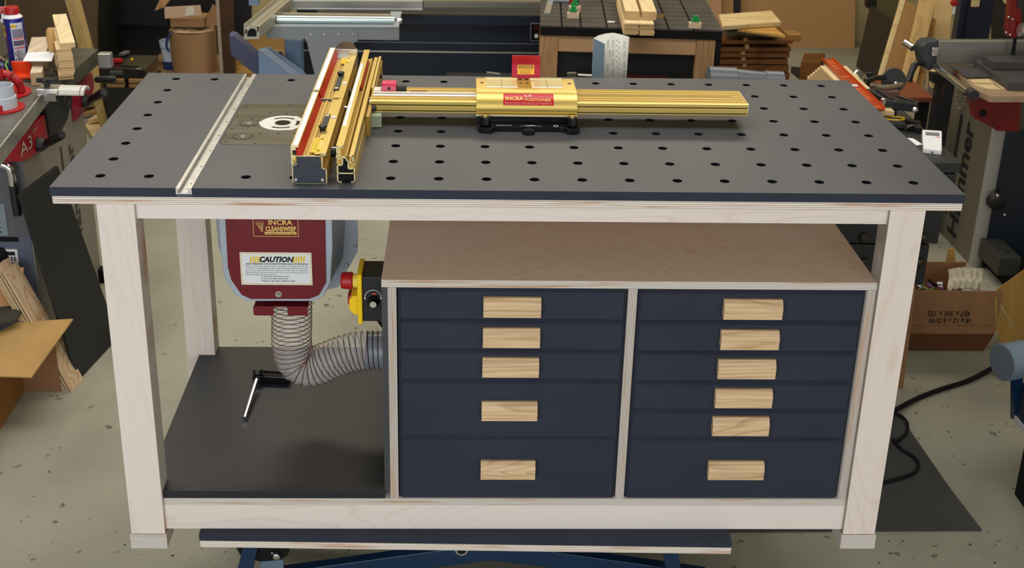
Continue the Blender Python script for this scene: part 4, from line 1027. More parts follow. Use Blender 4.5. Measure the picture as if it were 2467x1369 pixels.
# grey box at the left border
q = [ony(0,155,1900), ony(14,150,1900), ony(14,55,1900), ony(0,50,1900)]
MB().box(q[0].x-120, q[1].x-6, 1860, 1960, TZ+.5, q[2].z).build('grey_case', M['mgrey'], label='grey metal case at the left border behind the spray can', cat='case', bevel=3)
# red dust port adapters
def port(u, v, r, label, grey):
    a = onz(u, v, TZ)
    T_ = thing('dust_port', label, 'dust port', a, group=None)
    MB().lathe(a+V(0,0,.5), (0,0,1), [(0,r*1.45),(5,r*1.45),(6,r*1.05)], n=32).build('flange', M['red'], T_, smooth=30)
    if grey:
        MB().lathe(a+V(0,0,6), (0,0,1), [(0,r*.98),(34,r*.98),(36,r*.86),(70,r*.86),(70,r*.76),(30,r*.76)], n=36).build('collar', simple('pale_grey_plastic', (190,196,206), .35), T_, smooth=30)
        MB().box(a.x-12, a.x+14, a.y-r*1.0, a.y-r*.9, TZ+7, TZ+24).build('notch', M['red'], T_)
        mb = MB()
    else:
        pts = [a+V(r*.95*math.cos(R(t)), 0, 8+r*1.1*math.sin(R(t))) for t in range(0, 181, 12)]
        MB().tube([p+V(0,0,0) for p in pts], 13, 10).build('hood', M['red'], T_, smooth=60)
        for t in (30, 60, 90, 120, 150):
            p = a+V(r*.95*math.cos(R(t)), 0, 8+r*1.1*math.sin(R(t)))
            MB().obox(p+V(0,-6,0), V(math.cos(R(t)),0,math.sin(R(t))), V(0,1,0), V(-math.sin(R(t)),0,math.cos(R(t))), 34, 26, 4).build('rib', M['red'], T_)
port(14, 226, 54, 'bright red domed dust port behind the grey collared one on the planer table', False)
port(8, 262, 44, 'red dust port with a pale grey collar at the left border', True)
# stack of thin plywood strips
M['strip'] = wood('strip_birch', (238,216,170), (226,200,150), 'y', 12); M['strip_e'] = plyedge('strip_edge', 'z', (232,204,156), (186,148,100), 6, vary=.2)
p0 = onz(144,194,TZ); p1 = onz(180,192,TZ)
sd = (onz(160,19,-170)-onz(186,101,-170)).normalized(); sw_ = V(sd.y,-sd.x,0); sw_ = -sw_ if sw_.x < 0 else sw_
rnd = random.Random(2)
zt = TZ+.5; k = 0; SH = 6.0
nst = 21
for k in range(nst):
    jit = rnd.uniform(-3,3); z = zt+k*SH
    if k >= nst-3: off = sw_*14; LL = 420
    elif k >= nst-7: off = sw_*0; LL = 300
    else: off = sw_*(3+jit*.6) if k > 2 else sw_*-2; LL = 300
    o0 = p0+off+sd*(jit if k < nst-3 else 2); o0.z = z; wd = 47
    q = [o0, o0+sw_*wd, o0+sw_*wd+sd*LL, o0+sd*LL]
    lab = 'thin birch plywood strip, %s in the tall stack on the planer table' % nth(nst-1-k, nst)
    MB().slab(q, (0,0,SH-.5), 0, 1).build('plywood_strip', [M['strip'], M['strip_e']], label=lab, cat='wood strip', group='strips stacked on the planer table' if k < nst-3 else 'shifted strips on top of the planer table stack', origin=o0)

# ================================================================ far left background
M['dkbrown'] = noisy('dark_brown_board', (62,46,22), (74,56,28), (2,2,2), rough=.7)
M['shadowbrown'] = noisy('umber_board', (58,34,12), (72,44,18), (2,2,8), rough=.7)
M['pine'] = wood('pine', (214,184,126), (196,160,100), 'z', 12, stretch=8)
M['nearblack'] = simple('black_cabinet', (16,17,20), .5)
def slabpx(pts, th, name, m, label, cat, **k):       # pts: (u, v, y)
    return MB().slab([ony(*p) for p in pts], (0,th,0)).build(name, m, label=label, cat=cat, **k)
slabpx([(14,200,3900),(236,230,3900),(232,-40,4000),(14,-40,4000)], 20, 'brown_board', M['dkbrown'], 'tall dark brown board standing behind the planer at far left', 'board')
slabpx([(-60,250,3600),(8,250,3600),(8,-40,3600),(-60,-40,3600)], 20, 'black_post', M['nearblack'], 'black upright panel at the upper left corner', 'panel')
def beam(p0, p1, w, t, name, m, label, cat, side=None):
    p0, p1 = Vector(p0), Vector(p1); d = (p1-p0).normalized()
    s_ = d.cross(V(0,1,0)).normalized() if side is None else Vector(side); n_ = d.cross(s_).normalized()
    return MB().obox((p0+p1)/2, d, s_, n_, (p1-p0).length, w, t).build(name, m, label=label, cat=cat, bevel=1)
a = onz(258,300,FLOOR+40); b = ony(172,-12,3300)
beam(a, b, 46, 70, 'pine_stud', M['pine'], 'pine stud leaning diagonally behind the planer machine', 'timber')
# black cupboard wall
slabpx([(236,185,4700),(520,200,4700),(520,-60,4700),(236,-60,4700)], 400, 'black_cupboard', M['nearblack'], 'wide black cupboard behind the cardboard drum', 'cupboard')
slabpx([(236,210,4400),(253,210,4400),(253,-60,4400),(236,-60,4400)], 260, 'cupboard_post', simple('black_post', (10,10,11), .6), 'narrow black post left of the black cupboard', 'post')
MB().slab([ony(258,52,4690), ony(410,56,4690), ony(410,44,4690), ony(258,40,4690)], (0,-60,0)).build('black_shelf_bar', simple('black_blue_bar', (20,22,28), .4), label='black shelf bar across the black cupboard', cat='shelf')
slabpx([(556,85,4600),(606,88,4600),(604,-60,4600),(554,-60,4600)], 30, 'dark_panel_board', M['nearblack'], 'dark upright panel between umber board and aluminium fence profile', 'board')
# low pallet with slabs of wood
M['plk'] = wood('plank_end', (150,116,72), (122,90,52), 'x', 10)
a = ony(258,212,3500); b = ony(348,212,3500)
for k, (u0, u1) in enumerate(((256,298),(310,345))):
    for j in range(2):
        x0, x1 = ony(u0,200,3500).x, ony(u1,200,3500).x; z = ony(300,211-j*11,3500).z
        MB().box(x0, x1, 3500, 3800, z, z+17).build('plank', M['plk'], label='short brown plank, %s of the %s pair under the black tool case' % (('lower','upper')[j], ('left','right')[k]), cat='plank', group='bundled planks behind the bench', origin=((x0+x1)/2, 3500, z), bevel=1)
zb_ = ony(300,211,3500).z
MB().box(ony(250,200,3500).x, ony(350,200,3500).x, 3500, 3820, FLOOR+.5, zb_-.5).build('black_plinth', M['nearblack'], label='black plinth under the bundled brown planks', cat='plinth')
zz = onz(320,172,0); 
# black tool case
TC = thing('tool_case', 'open black tool case with a red tool inside, behind the left corner of the bench', 'tool case', ony(300,180,3600))
zt_ = zb_+36
q = [ony(240,190,3500), ony(345,190,3500), ony(362,132,3800), ony(252,126,3800)]
MB().box(ony(240,190,3520).x, ony(352,190,3520).x, 3520, 3790, zt_, zt_+50).build('case_body', M['blackgloss'], TC, bevel=4)
def bits(u, v, m, name, sx, sy, sz, ang=0, y=3700):
    p = onz(u, v, zt_+62)
    MB().obox(p, V(math.cos(R(ang)), math.sin(R(ang)), 0), V(-math.sin(R(ang)), math.cos(R(ang)), 0), V(0,0,1), sx, sy, sz).build(name, m, TC, bevel=1)
bits(283,146, M['red'], 'red_tool', 48, 24, 18, 8); bits(300,128, simple('grey_tool', (96,98,98), .5), 'grey_tool', 26, 60, 12, -20); bits(318,143, M['yellow'], 'yellow_mark', 8, 20, 8)
bits(333,166, M['alu'], 'silver_edge', 30, 5, 5, -25); bits(280,175, simple('grey_block', (56,58,58), .5), 'grey_block', 60, 30, 14, 5); bits(312,160, M['castblack'], 'handle', 90, 12, 14, -12)
# loose bark-like offcuts
rnd = random.Random(9)
M['off1'] = wood('offcut', (170,140,92), (140,108,64), 'x', 9); M['off2'] = wood('pale_offcut', (222,200,150), (204,176,124), 'x', 9)
for k in range(16):
    u, v = rnd.uniform(206,300), rnd.uniform(226,275); p = onz(u, v, FLOOR+20+rnd.uniform(0,50)); an = rnd.uniform(.1,.9)
    d = V(math.cos(an), math.sin(an), rnd.uniform(-.08,.12)).normalized(); s_ = d.cross(V(0,0,1)).normalized()
    MB().obox(p, d, s_, d.cross(s_), rnd.uniform(150,330), rnd.uniform(18,38), rnd.uniform(8,18)).build('offcut', M['off1'], label='splintered brown wood offcut in the heap behind the planer', cat='offcut', group='offcuts heaped behind the planer', bevel=1)
for (px, h, lab) in (([(205,300),(232,283),(282,268),(268,296),(225,330)], 30, 'pale square board lying lowest in the offcut heap'), ([(213,288),(248,262),(300,250),(262,282)], 60, 'pale board lying across the offcut heap'), ([(262,245),(300,222),(330,212),(300,250)], 90, 'pale board at the far end of the offcut heap')):
    MB().slab([onz(u, v, FLOOR+h) for u, v in px], (0,0,-22)).build('pale_board', M['off2'], label=lab, cat='board', bevel=1)
for k in range(9):
    p = onz(rnd.uniform(352,395), rnd.uniform(146,166), FLOOR+150); an = rnd.uniform(-.3,.9)
    d = V(math.cos(an), math.sin(an), 0); s_ = V(-d.y, d.x, 0)
    MB().obox(p+V(0,0,rnd.uniform(0,20)), d, s_, V(0,0,1), rnd.uniform(60,160), 16, 10).build('offcut', simple('dark_offcut', (104,86,54), .7) if k == 0 else bpy.data.materials['dark_offcut'], label='dark wood offcut left of the white bucket', cat='offcut', group='offcuts beside the bucket')
# pallet, drum, bucket
PY = 4250
pz = ony(405,168,PY).z
MB().box(ony(350,170,PY).x, ony(545,170,PY).x, PY-120, PY+330, FLOOR+.5, pz).build('wooden_platform', M['plk'], label='low wooden platform under the bucket and cardboard drum', cat='platform', bevel=3)
bk_ = ony(408,166,PY)
BU = thing('bucket', 'white plastic bucket with a white handle, left of the cardboard drum', 'bucket', bk_)
rb_ = (ony(432,120,PY)-ony(390,120,PY)).length/2
bk_ = ony(412,166,PY+20)
hb_ = ony(412,100,PY).z-bk_.z
MB().lathe(V(bk_.x,PY+20,pz+.5), (0,0,1), [(0,rb_*.82),(hb_*.8,rb_*.98),(hb_*.8,rb_*1.06),(hb_,rb_*1.08),(hb_,rb_*.98),(hb_*.5,rb_*.9)], n=32).build('pail', simple('bucket_white', (190,204,226), .4), BU, smooth=30)
MB().lathe(V(bk_.x,PY+20,pz+2), (0,0,1), [(0,rb_*.835),(hb_*.3,rb_*.89)], n=32).build('blue_label', simple('label_navy', (18,44,96), .4), BU, smooth=30)
hh = cat_rom([ony(407,124,PY-70), ony(401,112,PY-75), ony(403,96,PY-75), ony(409,84,PY-70), ony(415,78,PY-60)], 5)
MB().tube(hh, 7, 8).build('handle', BU.children[0].data.materials[0], BU, smooth=60)
dc = V((ony(415,170,PY).x+ony(524,170,PY).x)/2, PY, pz)
rd = (ony(524,120,PY).x-ony(415,120,PY).x)/2
hd = ony(470,72,PY-rd*.0).z-pz
DRM = thing('cardboard_drum', 'round brown cardboard drum with crumpled paper and a carton on top', 'drum', dc)
MB().lathe(V(dc.x,PY+10,pz+.5), (0,0,1), [(0,rd*.96),(hd*.5,rd),(hd,rd),(hd,rd-6),(hd-80,rd-6)], n=48).build('drum', M['card3'], DRM, smooth=40)
pp = MB(); rnd = random.Random(4); N = 14; vs = [V(dc.x,PY+10,pz+hd+30)]
for rg in (0.4, .75, .98):
    for k in range(N):
        a = 2*math.pi*k/N; vs.append(V(dc.x+rd*rg*math.cos(a), PY+10+rd*rg*math.sin(a), pz+hd+rnd.uniform(-6,32)*(1.2-rg)+2))
fs = [(0, 1+k, 1+(k+1) % N) for k in range(N)]
for g in range(2): fs += [(1+g*N+k, 1+(g+1)*N+k, 1+(g+1)*N+(k+1) % N, 1+g*N+(k+1) % N) for k in range(N)]
pp.add(vs, fs).build('crumpled_paper', simple('kraft_paper', (176,148,112), .8), DRM)
ct = pz+hd+22
CT = thing('carton', 'open brown carton with shiny tape lying on top of the cardboard drum', 'box', (dc.x, PY, ct))
x0, x1 = ony(415,50,PY).x, ony(496,50,PY).x
CT.location = wm(((x0+x1)/2, PY, ct+6)); WL[CT.name] = Matrix.Translation(wm(((x0+x1)/2, PY, ct+6))).inverted()
zc = ony(450,18,PY-40).z
MB().box(x0, x1, PY-50, PY+90, ct+6, zc-60).build('body', M['card3'], CT, bevel=1)
lid = MB().slab([V(x0-16,PY-95,zc-50), V(x1,PY-90,zc-30), V(x1-6,PY-86,zc+24), V(x0-14,PY-90,zc+12)], (0,5,0)).build('front_flap', simple('carton_face', (188,158,132), .7), CT)
MB().slab([V(x0-14,PY-88,zc+12), V(x0-80,PY-40,zc-22), V(x0-70,PY+60,zc+20), V(x0-5,PY+60,zc+30)], (0,0,4)).build('side_flap', M['card3'], CT)
MB().slab([V(x0+(x1-x0)*.5,PY-97,zc-34), V(x0+(x1-x0)*.8,PY-96.5,zc-28), V(x0+(x1-x0)*.78,PY-92.5,zc+20), V(x0+(x1-x0)*.58,PY-93.5,zc+16)], (0,.6,0)).build('tape', simple('shiny_tape', (236,228,212), .08, .3), lid)
MB().slab([V(x1+2,PY-20,ct), V(x1+62,PY+20,ct), V(x1+66,PY+30,zc-20), V(x1+40,PY+10,zc+8), V(x1+8,PY-10,zc-60)], (0,5,0)).build('torn_flap', M['card3'], CT)
# upright chipboard edge and brown board
slabpx([(531,190,4050),(517,-40,4050),(524,-40,4050),(538,190,4050)], 16, 'chipboard_sheet', noisy('chipboard_edge', (176,164,148), (140,124,104), (120,120,120), rough=.8), 'pale speckled chipboard sheet standing right of the cardboard drum', 'board')
slabpx([(538,200,4150),(524,-40,4150),(560,-40,4180),(568,210,4180)], 14, 'brown_sheet', M['shadowbrown'], 'umber brown board standing behind the speckled chipboard edge', 'board')
MB().slab([onz(500,200,FLOOR+2), onz(700,200,FLOOR+2), onz(700,80,FLOOR+2), onz(560,80,FLOOR+2)], (0,0,60)).build('floor_panel', noisy('ochre_board', (150,116,62), (164,128,72), (2,2,2), rough=.7), label='ochre board lying on the floor below the saw outrigger', cat='board')
# leaning black sheet, plywood panels and cardboard at the left
P0, P1 = onz(190,918,FLOOR), onz(270,833,FLOOR)
T0, T1 = JP(50,470,JX+14), JP(137,400,JX+14)
P1 = onz(286,814,FLOOR); P0.z = P1.z = FLOOR+1
T0 = onx(50,470,JX+22); T1 = onp(140,400,P0,(P1-P0).cross(T0-P0).normalized())
T1.x = max(T1.x, JX+16)
q = [P0, P1, T1, T0]; MB().slab(q, V(-12,2,0)).build('black_sheet', noisy('black_sheet', (38,38,37), (42,42,41), (3,3,3), rough=.55, spec=.3), label='tall black sheet leaning against the side of the planer machine', cat='board', bevel=1)
def leanpanel(b0, b1, t0, t1, th, label):
    q = [onz(*b0, FLOOR+1), onz(*b1, FLOOR+1), None, None]
    dep = (q[1]-q[0]); H = 560
    up_ = V(-.42, .0, 1).normalized()
    q[2] = q[1]+up_*H; q[3] = q[0]+up_*H
    nn = dep.cross(up_).normalized(); nn = nn if nn.x > 0 else -nn
    return MB().slab(q, nn*-th, 0, 1).build('plywood_panel', [M['ply_lean'], M['edge_lean']], label=label, cat='plywood panel', bevel=.5)
M['ply_lean'] = wood('spruce_face', (214,186,150), (190,146,104), 'z', 18, stretch=3)
m, n, l, b = base('lean_edge', (190,160,124), .7); M['edge_lean'] = m
b0 = V(*onz(152,942,FLOOR)); 
# three sheets on edge, leaning left against the planer
bot = [onz(176,943,FLOOR), onz(193,920,FLOOR)]; tope = [ony(104,690,0), None]
base_dir = (P1-P0).normalized()
def sheet(u, v, th, L, H, lab, tilt, shade):
    o = onz(u, v, FLOOR+1); up_ = V(-tilt, .12, 1).normalized(); bd_ = base_dir
    nn = up_.cross(bd_).normalized(); nn = nn if nn.x < 0 else -nn
    a = o; b_ = o+bd_*L
    mb = MB()
    for k in range(5):
        mb2 = [a+nn*th*k/5, b_+nn*th*k/5, b_+nn*th*k/5+up_*H, a+nn*th*k/5+up_*H]
        mb.slab(mb2, nn*th/5*.98, 0 if k in (0,) else 0, 1 if k % 2 == 0 else 2)
    return mb.build('plywood_board', [M['ply_lean'], shade[0], shade[1]], label=lab, cat='plywood board')
e1, e2, e3 = simple('veneer_pale', (214,190,152), .7), simple('veneer_dark', (120,92,64), .7), simple('veneer_mid', (176,132,92), .7)
sheet(174, 944, 26, 78, 440, 'plywood panel with swirling grain beside the leaning black sheet', .46, (e1, e2))
sheet(157, 941, 20, 80, 450, 'plywood panel edge-on, leftmost of the two by the black sheet', .46, (e1, e3))
# cardboard flaps at the left
CB2 = thing('open_carton', 'open yellow-brown cardboard box with a wide flap at the lower left border', 'box', (-1360, 900, FLOOR))
CB2.location = wm((-1250,860,FLOOR)); WL[CB2.name] = Matrix.Translation(wm((-1250,860,FLOOR))).inverted()
fz = FLOOR+205
q = [onz(-40,904,fz), onz(76,908,fz), onz(176,768,fz+30), onz(40,776,fz+30), onz(-60,830,fz)]
MB().slab(q, (0,0,-5)).build('wide_flap', noisy('tan_flap', (176,138,80), (188,150,92), (5,5,5), rough=.8), CB2, bevel=.5)
cx0 = onz(64,912,fz).x
MB().slab([onz(64,936,FLOOR+1)+V(0,0,0), onz(0,1036,FLOOR+1), onz(-80,1160,FLOOR+1), V(onz(-80,1160,FLOOR).x, onz(-80,1160,FLOOR).y, fz-8), V(onz(0,1036,FLOOR).x, onz(0,1036,FLOOR).y, fz-8), V(onz(64,936,FLOOR).x, onz(64,936,FLOOR).y, fz-8)][0:2]+[V(onz(0,1036,FLOOR).x, onz(0,1036,FLOOR).y, fz-8), V(onz(64,936,FLOOR).x, onz(64,936,FLOOR).y, fz-8)], (-5,0,0)).build('side_panel', simple('shaded_cardboard', (150,104,44), .8), CB2)
a_ = onz(0,1036,FLOOR); b_ = onz(-120,1230,FLOOR)
MB().slab([V(a_.x,a_.y,FLOOR+1), V(b_.x,b_.y,FLOOR+1), V(b_.x,b_.y,fz-8), V(a_.x,a_.y,fz-8)], (-5,0,0)).build('side_panel', CB2.children[1].data.materials[0], CB2)
yy = 1180
q = [ony(-30,745,yy), ony(46,747,yy), ony(57,646,yy+60), ony(-30,640,yy+60)]
MB().slab(q, (0,5,0)).build('cardboard_panel', noisy('warm_cardboard', (178,128,80), (188,138,90), (6,6,6), rough=.8), CB2)
q = [onz(-40,785,fz+60), onz(40,770,fz+60), onz(56,738,fz+70), onz(-40,734,fz+60)]
MB().slab(q, (0,0,-8)).build('dark_flap', simple('dark_greygreen', (58,54,42), .8), CB2)
MB().slab([V(-1560,1120,FLOOR+1), V(cx0-5,1120,FLOOR+1), V(cx0-5,1120,fz-12), V(-1560,1120,fz-12)], (0,5,0)).build('rear_panel', M['card'], CB2)
# ================================================================ sliding panel saw behind the bench
M['navy'] = noisy('navy_enamel', (18,28,46), (24,34,52), (1.5,1.5,1.5), rough=.4, spec=.4)
M['sawgrey'] = simple('saw_grey', (134,140,144), .45)
M['sawblue'] = simple('saw_pale_blue', (122,146,178), .45)
SW = thing('panel_saw', 'big sliding panel saw with navy cabinet, grey roller outrigger and aluminium rails, behind the bench', 'saw', (0, 3100, FLOOR))
ys = 3300
def sy(u, v, y=ys): return ony(u, v, y)
a, b = sy(716,60), sy(1310,60)
zt = sy(900,26).z
MB().box(a.x, b.x+20, ys, ys+700, FLOOR+120, zt).build('cabinet', M['navy'], SW, bevel=3)
MB().box(a.x+30, b.x, ys+30, ys+660, FLOOR+.5, FLOOR+120).build('plinth', M['blackmatt'], SW)
for v, th, m in ((123,3.2,M['alu']), (101,1.2,M['sawgrey'])):
    p = sy(900,v); MB().box(a.x+4, b.x+18, ys-4, ys, p.z-th, p.z+th).build('trim_line', m, SW)
z1 = sy(900,26).z
MB().box(a.x+100, b.x+20, ys-60, ys-1, sy(900,50).z, z1).build('upper_ledge', simple('navy_ledge', (26,36,54), .35), SW, bevel=2)
# sliding table profile along the top
yr = 3180
A_ = ony(640,-4,yr); 
def rail(u0, v0, u1, v1, y, hpx, m, name, dep=70, par=SW):
    p, q = ony(u0, v0, y), ony(u1, v1, y); d = (q-p).normalized(); h = (ony(u0, v0+hpx, y)-p).length
    nn = V(0,1,0); s_ = V(0,0,1)
    return MB().slab([p, q, q-V(0,0,h), p-V(0,0,h)], (0,dep,0)).build(name, m, par, bevel=1)
rail(676, 3, 1018, 4, yr, 21, M['alu'], 'sliding_rail'); rail(676, 1, 1018, 1.5, yr-6, 3, simple('pale_alu', (216,214,208), .35, .6), 'rail_lip', 10)
rail(676, 20, 1018, 22, yr-4, 3, M['alu'], 'rail_lip', 8)
rail(1019, 5, 1326, 7, yr+20, 13, simple('dull_alu', (148,146,138), .35, .7), 'sliding_rail')
rail(1019, 2, 1326, 4, yr+16, 2, M['chrome'], 'rail_lip', 10)
# roller outrigger
yo = 2860
RF = rail(640, 66, 961, 70, yo, 27, M['sawgrey'], 'outrigger_beam', 60)
rail(640, 62, 961, 64, yo-2, 5, simple('beam_lip', (150,156,160), .4), 'beam_lip', 66)
p, q = ony(668,47,yo+50), ony(951,50,yo+50)
RL = MB().cyl(p, q, 21, n=32).build('roller', simple('zinc_roller', (190,205,205), .2, .9), SW, smooth=30)
MB().cyl(q, q+(q-p).normalized()*16, 7, n=16).build('axle', M['castblack'], RL, smooth=30)
e = ony(968,48,yo+50)
MB().lathe(q+(q-p).normalized()*12, (q-p), [(0,13),(8,14),(18,12),(22,6)], n=20).build('axle_nut', M['chrome'], RL, smooth=30)
MB().slab([ony(940,28,yo+90), ony(968,28,yo+90), ony(960,66,yo+10), ony(950,66,yo+10)], (0,6,0)).build('end_plate', M['sawgrey'], SW, bevel=1)
rail(656, 33, 948, 37, yo+120, 6, simple('beige_alu', (176,168,146), .4, .5), 'rear_rail', 30)
fp = MB().slab([ony(735,72,yo-6), ony(863,76,yo-6), ony(862,99,yo-6), ony(852,104,yo-6), ony(820,240,yo-6), ony(772,240,yo-6), ony(739,100,yo-6), ony(735,94,yo-6)], (0,6,0)).build('support_plate', M['sawgrey'], SW, bevel=1)
for u in (749, 782, 816, 850):
    p = ony(u, 84, yo-6); MB().lathe(p, (0,-1,0), [(0,6),(1.5,6),(4,3)], n=16).build('screw', M['screw'], fp, smooth=30)
# diagonal support arms
def arm(pts, y, m, name, th=70): return MB().slab([ony(u, v, y) for u, v in pts], (0,th,0)).build(name, m, SW, bevel=3)
arm([(551,84),(564,86),(623,138),(623,192),(612,178),(556,132)], 2950, simple('slate_blue', (74,78,108), .45), 'lower_arm')
arm([(622,122),(646,118),(730,178),(745,200),(660,220),(624,210)], 2880, M['sawblue'], 'swing_arm', 40)
arm([(623,121),(646,119),(748,200),(722,200)], 2876, simple('pale_arm', (152,164,186), .4), 'arm_top_plate', 6)
p0, p1 = ony(706,94,2990), ony(710,220,2990); w_ = (ony(728,94,2990)-ony(686,94,2990)).length/2
MB().slab([ony(684,96,2990), ony(728,96,2990), ony(732,230,2990), ony(690,230,2990)], (0,50,0)).build('column', M['sawblue'], SW, bevel=10)
p = ony(670,130,2960)
MB().lathe(p-V(0,0,60), (0,0,1), [(0,22),(30,24),(32,27),(58,27),(60,22),(72,20),(74,16)], n=24).build('pivot_clamp', M['chrome'], SW, smooth=30)
# crosscut fence profile pointing at the camera, upper left
y0 = 2640
sec = [(586,57),(586,94),(598,96),(598,93),(593,92),(593,88),(610,88),(610,92),(606,93),(606,96),(628,95),(628,90),(624,60),(614,56),(609,66),(602,66),(596,66),(593,60)]
sp = [ony(u, v, y0) for u, v in [(587,58),(590,58),(593,67),(600,67),(606,61),(606,58),(625,63),(625,94),(588,95)]]
far = onz(690,-8,sp[0].z)
dv = (ony(690,-16,3200)-ony(604,58,y0)); dv.z = 0
CF = MB().slab(sp, dv*1.2).build('crosscut_fence', simple('cream_alu', (184,178,160), .38, .5), SW, bevel=1)
for q in ([(591,70),(596,74),(592,82),(590,82)], [(598,74),(604,69),(612,69),(618,75),(618,88),(596,88),(595,80)], [(619,64),(623,65),(623,76),(620,76)]):
    MB().slab([ony(u, v, y0-2) for u, v in q], (0,2,0)).build('hollow', M['blackmatt'], CF)
for du, m in ((.33, M['sawgrey']), (.7, simple('groove_brown', (120,110,96), .5))):
    a_ = sp[0].lerp(sp[6], du); a_.z = max(sp[4].z, sp[6].z)+.5
    MB().slab([a_, a_+V(6,0,0), a_+V(6,0,0)+dv*1.2, a_+dv*1.2], (0,0,1)).build('groove', m, CF)
MB().box(ony(600,0,3300).x, ony(622,0,3300).x, 3290, 3340, ony(600,12,3300).z, ony(600,-20,3300).z).build('stop_block', M['sawblue'], SW)
# small control panel
q = [ony(1278,56,ys-66), ony(1312,56,ys-66), ony(1312,99,ys-66), ony(1278,99,ys-66)]
CPN = MB().slab(q, (0,5,0)).build('control_panel', M['sawgrey'], SW, bevel=1)
q2 = [q[0].lerp(q[2], .04), q[1].lerp(q[3], .04), q[2].lerp(q[0], .04), q[3].lerp(q[1], .04)]
MB().slab([p+V(0,-.6,0) for p in q2], (0,-1,0)).build('panel_face', M['blackgloss'], CPN)
p = ony(1292,86,ys-68); MB().lathe(p, (0,-1,0), [(0,9),(10,9),(11,5)], n=20).build('knob', M['white'], CPN, smooth=30)
q = [ony(1286,62,ys-68.5), ony(1302,62,ys-68.5), ony(1302,70,ys-68.5), ony(1286,70,ys-68.5)]
MB().slab(q, (0,-1,0)).build('display', simple('dark_red_display', (70,6,10), .3), CPN)

# ================================================================ dark slatted assembly table
cy_ = 2560
tl, tr2 = ony(1300,64,cy_), ony(1742,76,cy_)
ct_z = (tl.z+tr2.z)/2
tl = onz(1302,61,ct_z); tr2 = onz(1741,73,ct_z); bl_ = onz(1347,-60,ct_z); br_ = onz(1712,-48,ct_z)
ex_ = (tr2-tl).normalized(); ey_ = V(-ex_.y, ex_.x, 0)
WID = (tr2-tl).length; DEP = 600
AT = thing('assembly_table', 'dark slatted assembly table with wooden legs behind the bench', 'table', (tl+tr2)/2-V(0,0,ct_z-FLOOR))
def tp(x, y, z=0): return tl+ex_*x+ey_*y+V(0,0,z)
def tbox(x0, x1, y0, y1, z0, z1, name, m, par=AT, bevel=.8):
    mb = MB(); vs = [tp(x0,y0,z0),tp(x1,y0,z0),tp(x1,y1,z0),tp(x0,y1,z0)]
    return mb.slab(vs, (0,0,z1-z0)).build(name, m, par, bevel=bevel)
M['slat'] = noisy('dark_slat', (62,58,54), (74,70,65), (6,6,6), rough=.6)
tbox(0, WID, 0, DEP, -42, -7, 'table_core', M['blackmatt'])
# slats between slots: joints at these fractions of the width (cut along the depth)
cols = [0, 50/442, 95/442, 150/442, 313/442, 366/442, 1]
xs_ = [0, .118*WID, .223*WID, .367*WID, .53*WID, .706*WID, .843*WID, WID]
ny_ = 8
for i in range(len(xs_)-1):
    for j in range(ny_):
        y0_, y1_ = j*DEP/ny_+(3.5 if j else 0), (j+1)*DEP/ny_-3.5
        tbox(xs_[i]+(4 if i else 0), xs_[i+1]-(4 if i < len(xs_)-2 else 0), y0_, y1_, -7, 0, 'slat', M['slat'], bevel=.4)
tbox(0, WID, -1.5, 0, -42, -7, 'front_edge', M['blackmatt'], bevel=0)
lw = 80
M['plyleg'] = plyedge('ply_leg', 'x', (190,150,108), (150,112,74), 7, vary=2, c3=(170,130,92))
tbox(0, lw*.95, 6, 90, FLOOR-ct_z+.5, -42, 'leg', M['plyleg']); tbox(WID-lw*1.28, WID-lw*.30, 6, 90, FLOOR-ct_z+.5, -42, 'leg', M['plyleg'])
tbox(0, lw*.95, DEP-90, DEP-6, FLOOR-ct_z+.5, -42, 'leg', M['plyleg']); tbox(WID-lw*1.28, WID-lw*.3, DEP-90, DEP-6, FLOOR-ct_z+.5, -42, 'leg', M['plyleg'])
tbox(lw*.95, WID-lw*1.28, 12, 34, -112, -42, 'apron', simple('beech_apron', (190,152,112), .5))
tbox(WID-lw*.29, WID, 2, DEP-8, FLOOR-ct_z+60, -42, 'side_panel', M['blackmatt'])
CBX = tbox(lw*.95+2, WID-lw*1.28-2, 40, DEP-100, FLOOR-ct_z+40, -112, 'machine_box', M['nearblack'])
tbox(lw*2.0, lw*2.0+200, 38, 40, FLOOR-ct_z+90, -190, 'opening', simple('pitch_black', (3,3,3), .9))
tbox(lw*3.9, lw*3.9+290, 38, 40, FLOOR-ct_z+90, -200, 'opening', simple('pitch_black', (3,3,3), .9))
tbox(lw*4.4, lw*4.4+190, 36, 38, -232, -212, 'red_glint', simple('deep_red', (70,8,6), .4))
# strips on the assembly table: two stacks reaching over the edge
rnd = random.Random(21)
def stack(u0, v0, name, n, wd, lab, grp, toplab, nt, seed):
    o = onz(u0, v0, ct_z)
    d = ey_
    for k in range(n):
        top = k >= n-nt
        jx, jy = rnd.uniform(-3,3), rnd.uniform(-6,6)
        if top: jx, jy = (4 if name == 'a' else 12), 60
        p = o+ex_*(jx)+ey_*(jy)+V(0,0,.6+k*7)
        q = [p, p+ex_*wd, p+ex_*wd+ey_*520, p+ey_*520]
        MB().slab(q, (0,0,6.4), 0, 1).build('plywood_strip', [M['strip'], M['strip_e']], label=lab % nth(n-1-k, n), cat='wood strip', group=grp+(' top' if top else ''), origin=p)
stack(1503, 84, 'a', 12, 58, 'plywood strip, %s in the left stack on the slatted assembly table', 'left strip stack', 'plywood strip among the top five of the left stack on the assembly table', 5, 1)
stack(1540, 85, 'b', 12, 58, 'plywood strip, %s in the right stack on the slatted assembly table', 'right strip stack', 'plywood strip among the top five of the right stack on the assembly table', 5, 2)
